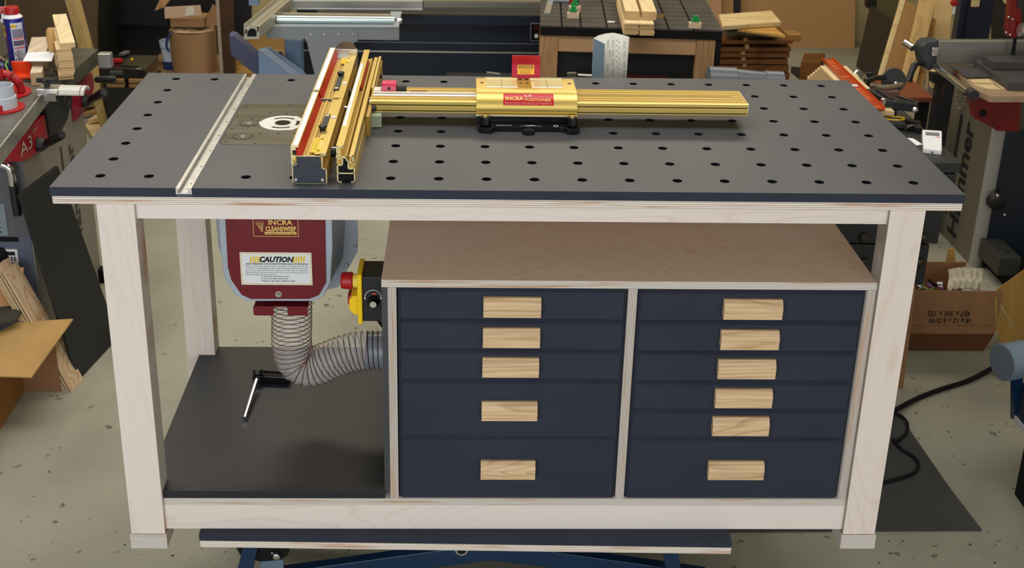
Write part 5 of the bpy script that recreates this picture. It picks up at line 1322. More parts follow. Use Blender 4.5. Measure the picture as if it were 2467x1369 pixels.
# little wooden blocks with green clips
M['green'] = simple('green_clip', (0,150,72), .4); M['blockpink'] = wood('pale_block', (228,200,170), (208,176,142), 'x', 10)
def clipblock(u, v, lab):
    p = onz(u, v, ct_z)
    t = thing('green_clip_block', lab, 'clip', p)
    MB().obox(p+V(0,14,13), ex_, ey_, V(0,0,1), 50, 28, 24).build('wood_block', M['blockpink'], t, bevel=1)
    c = p+V(0,10,26)
    MB().obox(c+V(0,0,8), ex_, ey_, V(0,0,1), 34, 12, 12).build('clip_bar', M['green'], t, bevel=2)
    MB().obox(c+V(0,2,20), ex_, ey_, V(0,0,1), 20, 12, 16).build('clip_tab', M['green'], t, bevel=2)
clipblock(1381, 46, 'nearer of two green clips on pale blocks, left side of the assembly table')
clipblock(1385, 30, 'farther of two green clips on pale blocks, left side of the assembly table')
clipblock(1675, 70, 'green clip on a pale wood block near the right edge of the assembly table')
# try square
a, b, c = onz(1318,34,ct_z), onz(1326,4,ct_z), onz(1372,6,ct_z)
TS = thing('try_square', 'metal try square with a broad steel blade at the left of the assembly table', 'square', a)
MB().obox((a+b)/2+V(0,0,3), (b-a).normalized(), (b-a).cross(V(0,0,1)).normalized(), V(0,0,1), (b-a).length, 26, 4).build('blade', M['alu'], TS)
MB().obox((b+c)/2+V(0,0,8), (c-b).normalized(), (c-b).cross(V(0,0,1)).normalized(), V(0,0,1), (c-b).length+20, 26, 12).build('stock', simple('grey_stock', (160,166,176), .4, .5), TS, bevel=2)
MB().obox(onz(1378,7,ct_z)+V(0,0,10), ex_, ey_, V(0,0,1), 26, 30, 18).build('red_handle', M['red'], label='small red and black tool handle beside the green clips on the assembly table', cat='tool', bevel=2)
MB().slab([onz(1462,54,ct_z)+V(0,0,.5), onz(1480,55,ct_z)+V(0,0,.5), onz(1482,52,ct_z)+V(0,0,.5), onz(1466,51,ct_z)+V(0,0,.5)], (0,0,.6)).build('paint_spot', M['white'], label='small white chip lying on the dark slatted table left of the strips', cat='chip')
sdm = MB()
for k in range(60):
    p = onz(1588+rnd.gauss(0,8), 39+rnd.gauss(0,2.2), ct_z)+V(0,0,.8); sdm.obox(p, ex_, ey_, V(0,0,1), rnd.uniform(2,7), rnd.uniform(2,5), 1.2)
sdm.build('sawdust', simple('yellow_dust', (176,140,60), .8), label='little yellow heap of sawdust on the slatted table', cat='sawdust', kind='stuff')

# ================================================================ sandpaper sheet and low cart right behind the bench
cz = -150
CT2 = MB().box(300, 900, 780, 1100, FLOOR+.5, cz); CT2.build('low_cart', M['blackmatt'], label='low black cart directly behind the workbench carrying the sandpaper', cat='cart')
sy_ = 840
def S_(u, v, dy=0): return ony(u, v, sy_+dy)
SP = thing('sandpaper_sheet', 'curled sheet of sandpaper with printed backing standing behind the bench', 'sandpaper', (430, sy_, cz+.5))
top = [(1430,93,0),(1440,86,14),(1458,81,24),(1478,79,30),(1500,84,26),(1516,89,16)]
bot = [(1427,186,0),(1440,186,14),(1458,186,24),(1478,186,30),(1496,186,26),(1508,186,16)]
P_t = [S_(*p) for p in top]; P_b = []
for (u, v, d), t in zip(bot, P_t):
    p = S_(u, v, d); p.z = cz+1; P_b.append(p)
mb = MB(); n = len(P_t); mb.add(P_b+P_t, [(k, k+1, n+k+1, n+k) for k in range(n-1)])
back_ = mb.build('printed_backing', noisy('paper_backing', (196,196,186), (206,205,194), (6,6,6), rough=.7), SP, smooth=60, fix=False)
so = back_.modifiers.new('s', 'SOLIDIFY'); so.thickness = .0006
fl2 = [S_(1430,93,-2), S_(1457,106,-14), S_(1456,186,-14), S_(1427,186,-2)]; fl2[2].z = fl2[3].z = cz+1
g_ = MB().slab(fl2, (0,1.2,0)).build('abrasive_fold', simple('grit_blue', (118,140,154), .85), SP)
tri = [S_(1430,92,-3), S_(1457,105,-15), S_(1476,80,10)]
MB().slab(tri, (0,.8,0)).build('corner_fold', back_.data.materials[0], SP)
M['ptxt'] = simple('print_grey', (112,112,108), .7)
for (u, v0) in ((1476,96),(1503,100)):
    for k in range(4):
        t = (u-1458)/58; p = S_(u, v0+k*23+8, 24-9*abs(u-1480)/20)
        text('P150', SP, M['ptxt'], p+V(0,-6,0), (.02,0,-1), (1,0,0), 6.5, 18, res=1)
for (u, v0) in ((1464,104),(1468,128),(1463,160)):
    p = S_(u, v0, 20); text('VITEX KP 711', SP, M['ptxt'], p+V(0,-9,0), (.02,0,-1), (1,0,0), 3.4, 20, bold=.03, res=1)
for k in range(7):
    for du in (0, 5):
        p = S_(1486+du, 95+k*13+du, 22); MB().box(p.x-1.2, p.x+1.2, p.y-8, p.y-7.5, p.z-1.4, p.z+1.4).build('print_mark', M['ptxt'], SP)
# little clamp thread beside it
a, b = ony(1398,181,900), ony(1425,184,900)
TH = thing('clamp_screw', 'small threaded clamp screw poking up left of the sandpaper sheet', 'clamp', V(a.x,900,cz))
a = ony(1366,176,900)
MB().box(a.x, a.x+26, 890, 905, cz+.5, ony(1366,174,900).z).build('clamp_body', simple('dull_olive', (76,74,58), .5), TH, bevel=2)
q0, q1 = ony(1392,181,898), ony(1426,183,898)
hx = []
N = 60
MB().cyl(q0, q1, 3.4, n=12).build('rod', M['alu'], TH, smooth=30)
for k in range(11):
    c = q0.lerp(q1, k/11); MB().cyl(c, c+(q1-q0).normalized()*1.2, 5, n=12).build('thread', M['alu'], TH)
MB().obox(ony(1188,180,840), V(1,0,-.12).normalized(), V(0,1,0), V(.12,0,1).normalized(), 36, 14, 10).build('clip_tool', simple('grey_clip', (96,96,88), .5), label='small grey clip just behind the bench left of the red lever', cat='clip')
MB().box(100, 299, 780, 900, FLOOR+.5, ony(1188,186,840).z-6).build('black_box', M['blackmatt'], label='black box behind the bench under the small grey clip', cat='box')

# ================================================================ timber stack behind right
M['oakdark'] = wood('brown_board', (122,76,34), (96,56,22), 'x', 10, stretch=8)
M['greywood'] = simple('grey_weathered', (98,100,92), .8); M['palepine'] = wood('pale_pine', (226,202,150), (206,176,120), 'x', 9, stretch=5)
M['spacer'] = simple('spacer_wood', (176,140,92), .7)
ty = 3500
def lay(v0, v1, u0, u1, y, dep, m, label, name='board', cat='board'):
    a, b = ony(u0, v1, y), ony(u1, v0, y)
    return MB().slab([V(a.x,y,a.z), V(b.x,y,ony(u1,v1,y).z), V(b.x,y,b.z), V(a.x,y,ony(u0,v0,y).z)], (0,dep,0)).build(name, m, label=label, cat=cat, bevel=1.5)
rows = [(97,106,1738,1911,'topmost'),(115,125,1738,1906,'second'),(128,139,1738,1903,'third'),(143,155,1737,1899,'fourth'),(158,174,1736,1901,'fifth'),(177,196,1736,1903,'lowest')]
for v0, v1, u0, u1, w_ in rows:
    lay(v0, v1, u0-10, u1, ty, 280, M['oakdark'], '%s thick brown board in the spaced timber stack right of the assembly table' % w_)
a = ony(1745,197,ty); b = ony(1895,197,ty); MB().box(a.x, b.x, ty, ty+280, FLOOR+.5, min(a.z,b.z)-1).build('timber_base', M['nearblack'], label='dark base under the brown timber stack right of the assembly table', cat='base')
for (u, v0, v1) in ((1796,92,99),(1800,108,117),(1790,125,131),(1791,139,146),(1794,155,161),(1794,174,180)):
    a, b = ony(u-5, v1, ty-2), ony(u+5, v0, ty-2)
    MB().box(a.x, b.x, ty-4, ty+250, a.z-1, b.z+1).build('spacer', M['spacer'], label='short pale spacer stick between the brown boards, %s from the top' % {92:'first',108:'second',125:'third',139:'fourth',155:'fifth',174:'sixth'}[v0], cat='spacer', group='spacers in the timber stack', bevel=1)
tz = ony(1800,88,ty).z
q = [ony(1742,80,ty-30), ony(1878,92,ty-30), ony(1860,76,ty+140), ony(1742,68,ty+140)]
MB().slab(q, (0,0,12)).build('grey_board', M['greywood'], label='rough grey board on top of the timber stack', cat='board', bevel=1)
def topb(px, z, th, m, label, name='board'):
    return MB().slab([onz(u, v, z) for u, v in px], (0,0,-th)).build(name, m, label=label, cat='board', bevel=1)
z0 = ony(1740,68,ty-40).z
topb([(1741,63),(1882,53),(1858,25),(1732,35)], z0+26, 20, M['palepine'], 'pale knotty pine board lying skewed, topmost on the timber stack')
topb([(1776,70),(1892,86),(1862,62),(1790,63)], z0+2, 12, wood('amber_pine', (206,160,84), (180,132,60), 'x', 9), 'amber board under the pale knotty board on the timber stack')
lay(85, 100, 1868, 1931, ty+170, 100, wood('honey_pine', (176,134,76), (150,108,56), 'x', 9), 'honey brown board jutting out right behind the timber stack')
# leaning chipboard and neighbours
slabpx([(1785,150,5440),(2058,148,5440),(2062,-50,5590),(1781,-50,5590)], 10, 'mdf_sheet', noisy('mdf_brown', (168,128,82), (178,136,88), (1.5,1.5,1.5), rough=.7), 'large brown fibreboard sheet leaning on the back wall', 'board')
slabpx([(1766,150,5380),(1786,150,5380),(1784,-50,5500),(1764,-50,5500)], 12, 'dark_batten', M['nearblack'], 'dark narrow batten left of the large fibreboard sheet', 'board')
slabpx([(1738,150,5300),(1768,150,5300),(1766,-50,5420),(1736,-50,5420)], 12, 'oak_plank', wood('oak_plank', (176,134,84), (150,108,62), 'z', 9), 'upright oak plank between assembly table and dark batten', 'board')
slabpx([(1712,150,5200),(1738,150,5200),(1738,-50,5320),(1710,-50,5320)], 12, 'pink_plank', simple('pinkish_plank', (184,140,104), .7), 'pinkish upright plank right behind the assembly table corner', 'board')
slabpx([(2128,-50,5500),(2168,-50,5500),(2150,150,5400),(2070,150,5400)], 10, 'painted_wall_shade', simple('olive_wall_shade', (96,88,58), .8), 'dull olive sheet painted as wall shade between the fibreboard and the black sheet', 'board')  # olive sheet standing in for shade on the back wall
for (ua, ub, x) in ((2090,2112,0),):
    slabpx([(ua,20,5200),(ub,26,5200),(ub,-50,5200),(ua,-50,5200)], 60, 'black_bracket', M['nearblack'], 'black bracket hanging at the top edge above the leaning dark sheet', 'bracket')
FB = FLOOR
def leanpx(bl2, br2, tl2, tr3, yb, dy, th, name, m, label, cat='board', floor=False):
    q = [ony(bl2[0],bl2[1],yb), ony(br2[0],br2[1],yb), ony(tr3[0],tr3[1],yb+dy), ony(tl2[0],tl2[1],yb+dy)]
    return MB().slab(q, (0,th,0)).build(name, m, label=label, cat=cat, bevel=1)
def leanfl(bl2, br2, tl2, tr3, dy, th, name, m, label, cat='board'):
    a, b = onz(*bl2, FLOOR+.5), onz(*br2, FLOOR+.5); q = [a, b, ony(tr3[0],tr3[1],b.y+dy), ony(tl2[0],tl2[1],a.y+dy)]
    return MB().slab(q, (-th,0,0)).build(name, m, label=label, cat=cat)
leanfl((2068,160),(2140,222),(2102,14),(2162,52), 60, 16, 'dark_sheet', noisy('umber_dark', (54,44,36), (60,50,40), (3,3,3), rough=.7), 'dark brown sheet leaning on the wall behind the bandsaw corner')
leanpx((2118,212),(2180,244),(2180,0),(2226,26), 3500, 300, 18, 'framed_door', M['mdfdoor'] if 'mdfdoor' in M else noisy('door_brown', (172,130,80), (182,140,88), (2,2,2), rough=.6), 'brown fibreboard door panel leaning, with a pale frame on its right')
leanpx((2110,212),(2119,214),(2172,0),(2181,2), 3495, 300, 24, 'pale_edge_strip', M['palepine'], 'thin pale edge strip along the left side of the leaning brown panel')
leanpx((2164,236),(2198,240),(2222,-10),(2258,-10), 3380, 300, 30, 'leaning_plank', wood('leaning_plank', (206,172,116), (188,152,96), 'z', 9, stretch=8), 'long pale plank leaning in front of the brown door panel')
leanpx((2206,214),(2222,214),(2246,46),(2256,48), 3440, 200, 26, 'molding', wood('molding_brown', (176,128,66), (146,100,44), 'z', 9, stretch=9), 'brown moulding strip leaning right of the long pale plank')
leanpx((2190,214),(2206,214),(2236,44),(2247,44), 3430, 200, 14, 'molding', wood('molding_tan', (196,148,86), (166,120,60), 'z', 9, stretch=9), 'tan moulding strip leaning, left of the brown moulding')
leanpx((2232,214),(2276,214),(2258,-20),(2298,-20), 3560, 250, 14, 'pale_panel_board', noisy('pale_ply', (206,176,122), (214,184,130), (2,2,2), rough=.6), 'broad pale board leaning left of the navy cabinet column')
# ochre blocks behind the orange rail
topb([(1930,150),(1975,152),(1988,128),(1938,128)], FLOOR+190, 190, M['oakdark'], 'ochre brown block standing on the floor behind the orange rail')
topb([(1932,162),(1966,184),(1940,186),(1906,160)], FLOOR+40, 38, M['nearblack'], 'small black bar on the floor left of the orange rail')
# dark nozzle tube behind the bench
a, b = ony(1708,180,1500), ony(1878,188,1500)
NZ = thing('suction_nozzle', 'grey plastic suction nozzle lying behind the rear edge of the bench', 'nozzle', (a+b)/2-V(0,0,60))
a = ony(1705,192,1500); b = ony(1884,200,1500)
M['noz'] = simple('nozzle_grey', (100,106,112), .35)
MB().lathe(a, b-a, [(0,44),(90,44),(92,40),((b-a).length*.75,34),((b-a).length*.76,38),((b-a).length,38)], n=32).build('tube', M['noz'], NZ, smooth=30)
MB().box(ony(1700,200,1500).x, ony(1890,200,1500).x, 1440, 1560, FLOOR+.5, min(a.z, b.z)-46).build('nozzle_stand', M['blackmatt'], label='black stand hidden behind the bench under the grey suction nozzle', cat='stand')

# ================================================================ black drawer cabinet right behind the bench
KZ = -291
KB = thing('black_tool_cabinet', 'black drawer cabinet with round knobs, behind the right end of the bench', 'cabinet', (1300, 1250, FLOOR))
M['kblack'] = simple('cabinet_black', (24,25,27), .5)
xr_ = onz(2317,393,KZ).x; yf = 900; 
kt = MB().slab([V(1190,yf,KZ), V(xr_,yf,KZ), V(xr_,1560,KZ), V(1190,1560,KZ)], (0,0,-30)).build('cabinet_top', simple('cabinet_top_black', (34,35,36), .45), KB, bevel=1)
MB().box(1200, xr_-60, yf+20, 1540, -670, KZ-30).build('carcass', M['blackmatt'], KB)
for k, (z0_, z1_) in enumerate(((-405,KZ-34),(-540,-410),(-672,-545))):
    xe = xr_-10-k*22
    dd = MB().box(1204, xe, yf-2, yf+18, z0_, z1_).build('drawer', M['kblack'], KB, bevel=1.5)
    for u in ((2080,2226) if k == 1 else ((2080,2216) if k == 2 else ())):
        p = ony(u, 572 if k == 1 else 632, yf-3)
        MB().lathe(p, (0,-1,0), [(0,9),(6,8),(8,15),(14,14),(17,9)], n=20).build('knob', simple('brass_black', (58,54,44), .25, .6), dd, smooth=30)
for x in (1205, 1300):
    for y in (930, 1480): MB().box(x, x+50, y, y+50, FLOOR+.5, -670).build('leg', M['blackmatt'], KB)
# white device
q = [onz(2224,367,KZ+1), onz(2268,372,KZ+1), onz(2268,324,KZ+24), onz(2221,321,KZ+24)]
DV = thing('white_device', 'white handheld device with a grey display on the black cabinet', 'device', (q[0]+q[2])/2-V(0,0,12))
DB2 = MB().slab([p+V(0,0,12) for p in q], (0,0,-20)).build('case', M['white'], DV, bevel=3, seg=3)
def dp(s_, t, h=12.6): 
    return (q[3].lerp(q[2], s_)).lerp(q[0].lerp(q[1], s_), t)+V(0,0,h)
MB().slab([dp(.14,.14),dp(.86,.14),dp(.86,.30),dp(.14,.30)], (0,0,.5)).build('display', simple('lcd_grey', (112,114,114), .3), DV)
MB().slab([dp(.70,.36),dp(.88,.36),dp(.88,.39),dp(.70,.39)], (0,0,.5)).build('orange_mark', simple('orange_print', (236,140,100), .5), DV)
MB().box(dp(.42,1).x, dp(.6,1).x, dp(.5,1).y-1.2, dp(.5,1).y-.2, dp(.5,1,4).z-2, dp(.5,1,4).z+1).build('port', M['castblack'], DV)
# orange guide rail on plywood, clamps
gz = KZ+60
g0, g1, g2, g3 = onz(1981,143,gz), onz(2003,143,gz), onz(2118,262,gz), onz(2108,258,gz)
gdir = (onz(2118,262,gz)-onz(2003,143,gz)).normalized()
GR = thing('orange_guide_rail', 'orange slotted metal guide rail lying along the right rear corner', 'guide rail', (g0+g2)/2-V(0,0,2))
r0 = onz(1992,143,gz); r1 = onz(2116,264,gz); gl = (r1-r0).length; gd_ = (r1-r0).normalized(); gn = V(-gd_.y, gd_.x, 0)
MB().obox((r0+r1)/2, gd_, gn, V(0,0,1), gl, 40, 5).build('rail', simple('orange_anodised', (186,70,16), .35, .4), GR, bevel=1)
for sgn in (-1, 1): MB().obox((r0+r1)/2+gn*19*sgn+V(0,0,5), gd_, gn, V(0,0,1), gl, 3, 8).build('rail_lip', simple('orange_lip', (206,84,24), .35, .4), GR)
for t in (.05,.1,.15,.2,.38,.62,.66,.7,.74,.78,.82,.95):
    c = r0+gd_*gl*t+V(0,0,2.8)
    pts = [c+gn*(15*math.cos(R(a)))+gd_*(10*math.sin(R(a))) for a in range(0, 181, 20)]
    MB().tube(pts, 1.5, 6).build('slot', simple('orange_pale', (240,130,70), .4) if t < .06 else bpy.data.materials['orange_pale'], GR)
MB().obox(r0+gd_*gl*.57+V(0,0,3), gd_, gn, V(0,0,1), 22, 20, .6).build('white_mark', M['whiteink'], GR)
pz_ = gz-8
for k in range(6):
    u0, v0 = 1950+0, 0
    off = gn*(26+k*0)+gd_*(-k*14)
    a = onz(1975-k*6, 158+k*5, gz-8-k*16)
    L_ = (gl-60)-k*8 if k == 0 else 420 
    q = [a+gn*0, a-gn*95, a-gn*95+gd_*L_, a+gd_*L_]
    q = [a, a+V(92,0,0), a+V(92,0,0)+gd_*L_, a+gd_*L_]
    MB().slab(q, (0,0,-14), 0, 1).build('plywood_board', [M['palebirch'] if 'palebirch' in M else M['birch_blk2'] if 'birch_blk2' in M else M['strip'], M['strip_e']], label='pale birch ply board, number %s from the top under the orange guide rail' % ('one','two','three','four','five','six')[k], cat='board', group='birch boards under the orange rail', bevel=.5)
MB().slab([onz(2046,178,gz), onz(2112,255,gz), onz(2120,262,gz), onz(2060,172,gz)], (0,0,-6)).build('pale_lath', M['palepine'], label='thin pale lath along the right side of the orange guide rail', cat='lath')
# black toggle clamp arms
def bar(pts, z, w_, h_, par, name='clamp_arm', m=None):
    P3 = [onz(u, v, z+dz) for u, v, dz in pts]
    for a, b in zip(P3[:-1], P3[1:]):
        d = (b-a).normalized(); s_ = d.cross(V(0,0,1)).normalized()
        MB().obox((a+b)/2, d, s_, s_.cross(d), (b-a).length+w_*.3, w_, h_).build(name, m or M['black'], par, bevel=2)
CL = thing('toggle_clamp', 'black jointed clamp arm with bolts standing on the black cabinet', 'clamp', onz(2140,280,KZ))
bar([(2098,222,60),(2140,246,60)], KZ, 30, 22, CL); bar([(2138,248,60),(2205,256,60)], KZ, 46, 26, CL); bar([(2112,216,74),(2150,240,74)], KZ, 8, 8, CL)
p = onz(2145,285,KZ); MB().box(p.x-18, p.x+14, p.y-12, p.y+12, KZ+.5, KZ+50).build('clamp_post', M['black'], CL, bevel=2)
p = onz(2201,256,KZ+76); MB().lathe(p+V(0,-16,-6), (0,-1,0), [(0,9),(4,8),(5,5)], n=16).build('bolt', M['screw'], CL, smooth=30)
p = onz(2127,255,KZ+60); MB().lathe(p+V(0,0,8), (0,0,1), [(0,9),(14,9),(16,5)], n=14).build('bolt', M['screw'], CL, smooth=30)
bar([(2163,232,84),(2180,238,84),(2202,244,84)], KZ, 8, 7, CL, 'release_lever')
p = onz(2124,262,KZ+20); MB().lathe(p, (0,0,1), [(0,14),(30,14),(32,10)], n=16).build('clamp_foot', simple('olive_foot', (110,104,70), .4, .4), CL, smooth=30)
# chrome cup and black handle
c0 = onz(2062,202,KZ+30)
CU = thing('chrome_cup', 'round chrome cup shaped fitting beside the orange rail', 'fitting', c0-V(0,0,20))
MB().lathe(c0, V(.5,1,.35), [(0,12),(24,26),(40,28),(42,24)], n=28).build('cup', M['chrome'], CU, smooth=30)
CU2 = thing('clamping_lever', 'black clamping lever on a small post between chrome cup and disc', 'lever', onz(2088,215,KZ))
p = onz(2088,214,KZ); MB().cyl(p+V(0,0,.5), p+V(0,0,56), 12, n=16).build('post', M['black'], CU2, smooth=30)
h0, h1 = onz(2086,196,KZ+60), onz(2132,186,KZ+66); MB().tube([h0, h0.lerp(h1,.5)+V(0,0,4), h1], [9,8,10], 10).build('grip', M['black'], CU2, smooth=60)
# black disc
dc_ = onz(2154,196,KZ+40)
DS = thing('black_disc', 'black round disc with a small silver hub leaning by the pale plank', 'disc', dc_-V(0,0,40))
MB().lathe(dc_+V(0,12,0), (0,-1,.25), [(0,40),(6,42),(12,40)], n=36).build('disc', M['castblack'], DS, smooth=30)
MB().lathe(dc_+V(6,-2,-8), (0,-1,.25), [(0,10),(8,8),(10,5)], n=16).build('hub', M['screw'], DS, smooth=30)
MB().tube(cat_rom([onz(2098,206,KZ+34), onz(2118,210,KZ+34), onz(2145,210,KZ+34), onz(2172,204,KZ+34)], 6), 9, 8).build('bent_strip', simple('taupe_strip', (120,106,84), .5), label='bent taupe strip curving in front of the black disc', cat='strip', smooth=60)
a = onz(2140,232,KZ+10); MB().box(a.x-40, a.x+34, a.y-10, a.y+40, KZ+.5, KZ+28).build('maroon_block', simple('maroon_block', (92,62,52), .5), label='small maroon box behind the clamp arm', cat='box', bevel=2)
# tape measure and small parts
p = onz(2146,306,KZ)
TM = thing('tape_measure', 'black tape measure with a yellow ring on the black cabinet', 'tape measure', p)
MB().obox(p+V(8,0,14), V(1,-.25,0).normalized(), V(.25,1,0).normalized(), V(0,0,1), 66, 56, 26).build('case', M['castblack'], TM, bevel=8)
pts = [p+V(8,0,28)+V(30*math.cos(R(a)), 17*math.sin(R(a)), 0) for a in range(0, 361, 20)]
MB().tube(pts, 2, 6).build('yellow_ring', M['labely'], TM, smooth=60)
text('PRO', TM, M['whiteink'], p+V(4,-2,28.5), (1,-.2,0), (.2,1,0), 9, 26)
SG = thing('spray_nozzle_gun', 'black pistol shaped tool with a silver tip lying on the black cabinet', 'tool', onz(2190,300,KZ))
bar([(2176,292,10),(2212,300,14)], KZ, 22, 18, SG, 'body'); bar([(2206,296,12),(2212,312,10)], KZ, 20, 16, SG, 'grip')
a, b = onz(2182,307,KZ+12), onz(2200,303,KZ+14); MB().cyl(a, b, 8, 6, n=14).build('tip', M['screw'], SG, smooth=30)
q = [onz(2186,334,KZ+1), onz(2208,352,KZ+1), onz(2222,350,KZ+1), onz(2200,336,KZ+1)]
MB().slab(q, (0,0,3)).build('paper_slip', M['paper'], label='white paper slip between the bench and the white device', cat='paper')

# ================================================================ bandsaw at the right border
BX = 2200.0
BS = thing('bandsaw', 'large grey and navy bandsaw with red guards and a table, at the right edge', 'bandsaw', (2450, 2400, FLOOR))
M['bgrey'] = noisy('bandsaw_grey', (100,94,81), (109,102,89), (2,2,2), rough=.5, spec=.4); M['bnavy'] = simple('bandsaw_navy', (16,28,44), .4)  # bandsaw grey darkened to stand in for the dimmer light there
M['bred'] = simple('bandsaw_red', (110,5,8), .35)  # red darkened as well, dim light put into the colour
yn, yf2 = 2085, 2800
MB().box(BX, BX+16, yn+20, yf2, FLOOR+.5, -420).build('side_panel', M['bgrey'], BS, bevel=3)
MB().lathe(V(BX+26,yn+28,FLOOR+.5), (0,0,1), [(0,28),(590,28)], n=24).build('corner_post', simple('bandsaw_lightgrey', (150,148,142), .45), BS, smooth=30)
MB().box(BX+40, BX+620, yn, yf2, FLOOR+.5, -590).build('front_door', M['bnavy'], BS, bevel=3)
text('Hammer', BS, M['ink'], (BX-.4, 2320, -890), (0,0,1), (0,1,0), 100, 500, bold=.03)
MB().box(BX-.8, BX, 2395, 2422, -1080, -640).build('stripe', M['ink'], BS)
# knob, bolts and step box
p = ony(2392,476,yn-1); MB().lathe(p, (0,-1,0), [(0,16),(12,20),(26,38),(44,36),(50,22)], n=28).build('round_knob', M['black'], BS, smooth=30)
p = ony(2403,472,yn-55); MB().lathe(p, (0,-1,0), [(0,7),(4,6),(5,3)], n=14).build('knob_pin', M['screw'], BS, smooth=30)
for (u, v) in ((2420,518),(2408,588)):
    p = ony(u, v, yn-1); MB().lathe(p, (0,-1,0), [(0,7),(3,6),(5,3)], n=14).build('bolt', M['screw'], BS, smooth=30)
MB().box(BX+60, BX+760, yn-330, yn-1, FLOOR+.5, FLOOR+55).build('base_plinth', M['blackmatt'], BS, bevel=3)
a, b = ony(2404,655,yn-190), ony(2462,622,yn-190)
MB().box(a.x, b.x, yn-190, yn-2, FLOOR+56, b.z).build('step_box', simple('step_dark', (50,50,46), .5), BS, bevel=3)
p = V((a.x+b.x)/2+12, yn-130, b.z); MB().cyl(p, p+V(0,0,1), 10, n=16).build('step_hole', M['ink'], BS)
# table of the saw
TZ2 = -320
def bt(u, v, z=TZ2): return onz(u, v, z)
tabp = [bt(2475,232), bt(2387,232), bt(2345,212), bt(2322,186), bt(2308,165), bt(2475,165)]
far_y = max(p.y for p in tabp)
M['lam'] = noisy('laminate_brown', (150,126,98), (166,140,110), (20,20,20), rough=.5)
BT = MB().slab(tabp, (0,0,-22)).build('table', M['lam'], BS, bevel=1)
def patch(px, name, m, z=TZ2, th=1.2, par=BT): return MB().slab([bt(u, v, z+.3) for u, v in px], (0,0,th)).build(name, m, par)
M['creamlam'] = simple('cream_inlay', (222,198,146), .5)
patch([(2344,203),(2392,204),(2412,216),(2382,215),(2358,208)], 'cream_inlay', M['creamlam']); patch([(2332,191),(2382,190),(2394,201),(2346,200)], 'cream_inlay', M['creamlam'])
patch([(2386,190),(2392,190),(2424,215),(2416,215)], 'cream_inlay', M['creamlam'])
TRK = patch([(2290,163),(2352,163),(2388,186),(2330,187)], 'dark_insert', M['castblack'], th=3)
# red lower housing
a, b = ony(2352,320,1800), ony(2458,240,1800)
y1_ = 1800
RH = MB().slab([V(ony(2352,240,y1_).x,y1_,TZ2-24), V(ony(2458,240,y1_).x,y1_,TZ2-24), V(ony(2456,318,y1_).x,y1_,ony(2456,318,y1_).z), V(ony(2400,316,y1_).x,y1_,ony(2400,316,y1_).z)], (0,240,0)).build('red_housing', M['bred'], BS, bevel=3)
MB().slab([V(ony(2352,240,y1_).x-10,y1_-2,TZ2-26), V(ony(2392,240,y1_).x,y1_-2,TZ2-26), V(ony(2390,312,y1_).x,y1_-2,ony(2390,308,y1_).z), V(ony(2345,283,y1_).x,y1_-2,ony(2345,283,y1_).z)], (0,40,0)).build('red_side_guard', M['bred'], BS, bevel=2)
p = ony(2368,273,y1_-3); MB().lathe(p, (0,-1,0), [(0,14),(4,12),(5,6)], n=20).build('black_knob', M['blackmatt'], BS, smooth=30)
# rip fence
yfn = 2035
fa, fb = ony(2262,98,yfn), ony(2500,98,yfn)
zb2 = ony(2262,154,yfn).z
MB().slab([V(fa.x,yfn,zb2), V(fb.x,yfn,zb2), V(fb.x,yfn,fb.z), V(fa.x,yfn,fa.z)], (0,22,0)).build('rip_fence', noisy('fence_alu', (134,132,124), (148,146,138), (2,2,60), rough=.4, metal=.5), BS, bevel=1)
MB().slab([V(fa.x,yfn-1,fa.z-3), V(fb.x,yfn-1,fb.z-3), V(fb.x,yfn-1,fb.z), V(fa.x,yfn-1,fa.z)], (0,24,0)).build('fence_top_edge', simple('bright_edge', (210,206,184), .4, .4), BS)
MB().slab([ony(2220,112,yfn-4), ony(2232,102,yfn-4), ony(2262,98,yfn-4), ony(2256,160,yfn-4), ony(2240,172,yfn-4), ony(2222,160,yfn-4), ony(2217,130,yfn-4)], (0,70,0)).build('fence_head', simple('fence_head_grey', (52,56,62), .45), BS, bevel=6)
MB().obox(ony(2252,124,yfn-14), V(1,0,0), V(0,1,0), V(0,0,1), 24, 16, 30).build('fence_catch', M['alu'], BS, bevel=3)
h0, h1, h2 = ony(2212,152,yfn-40), ony(2202,158,yfn-50), ony(2188,196,yfn-70)
MB().tube([ony(2226,154,yfn-20), h0], 10, 10).build('lever_stem', M['black'], BS, smooth=60)
MB().tube([h0, h1, h1.lerp(h2,.5), h2], [10,13,11,14], 12).build('fence_lever', M['black'], BS, smooth=60)
r0_, r1_ = ony(2254,160,yfn-20), ony(2336,222,1700)
MB().cyl(r0_, r1_, 13, n=20).build('round_bar', M['chrome'], BS, smooth=30)
MB().cyl(r1_, r1_+(r1_-r0_).normalized()*40, 18, n=20).build('bar_end', M['castblack'], BS, smooth=30)
r2_, r3_ = ony(2286,165,yfn-60), ony(2330,200,1800)
MB().cyl(ony(2180,103,yfn+60), ony(2200,116,yfn+20), 13, n=20).build('round_bar', M['chrome'], BS, smooth=30)
cn = cat_rom([ony(2305,216,1900), ony(2303,240,1890), ony(2308,258,1880), ony(2316,258,1870), ony(2323,240,1860), ony(2327,228,1850)], 4)
for k, p in enumerate(cn[::2]): MB().cyl(p-V(0,0,3), p+V(0,0,3), 1.8, n=6).build('chain_link', M['alu'], BS)
# posts of the stand left of the panel
for (u0, u1, v0, v1, y) in ((2238,2262,176,420,2350),(2266,2282,180,420,2420)):
    a, b = ony(u0, v1, y), ony(u1, v0, y); MB().box(a.x, b.x, y, y+30, FLOOR+.5, b.z).build('stand_post', M['nearblack'], BS, bevel=2)
MB().slab([ony(2246,178,2340), ony(2280,180,2340), ony(2282,200,2340), ony(2246,200,2340)], (0,40,0)).build('stand_bracket', M['nearblack'], BS)
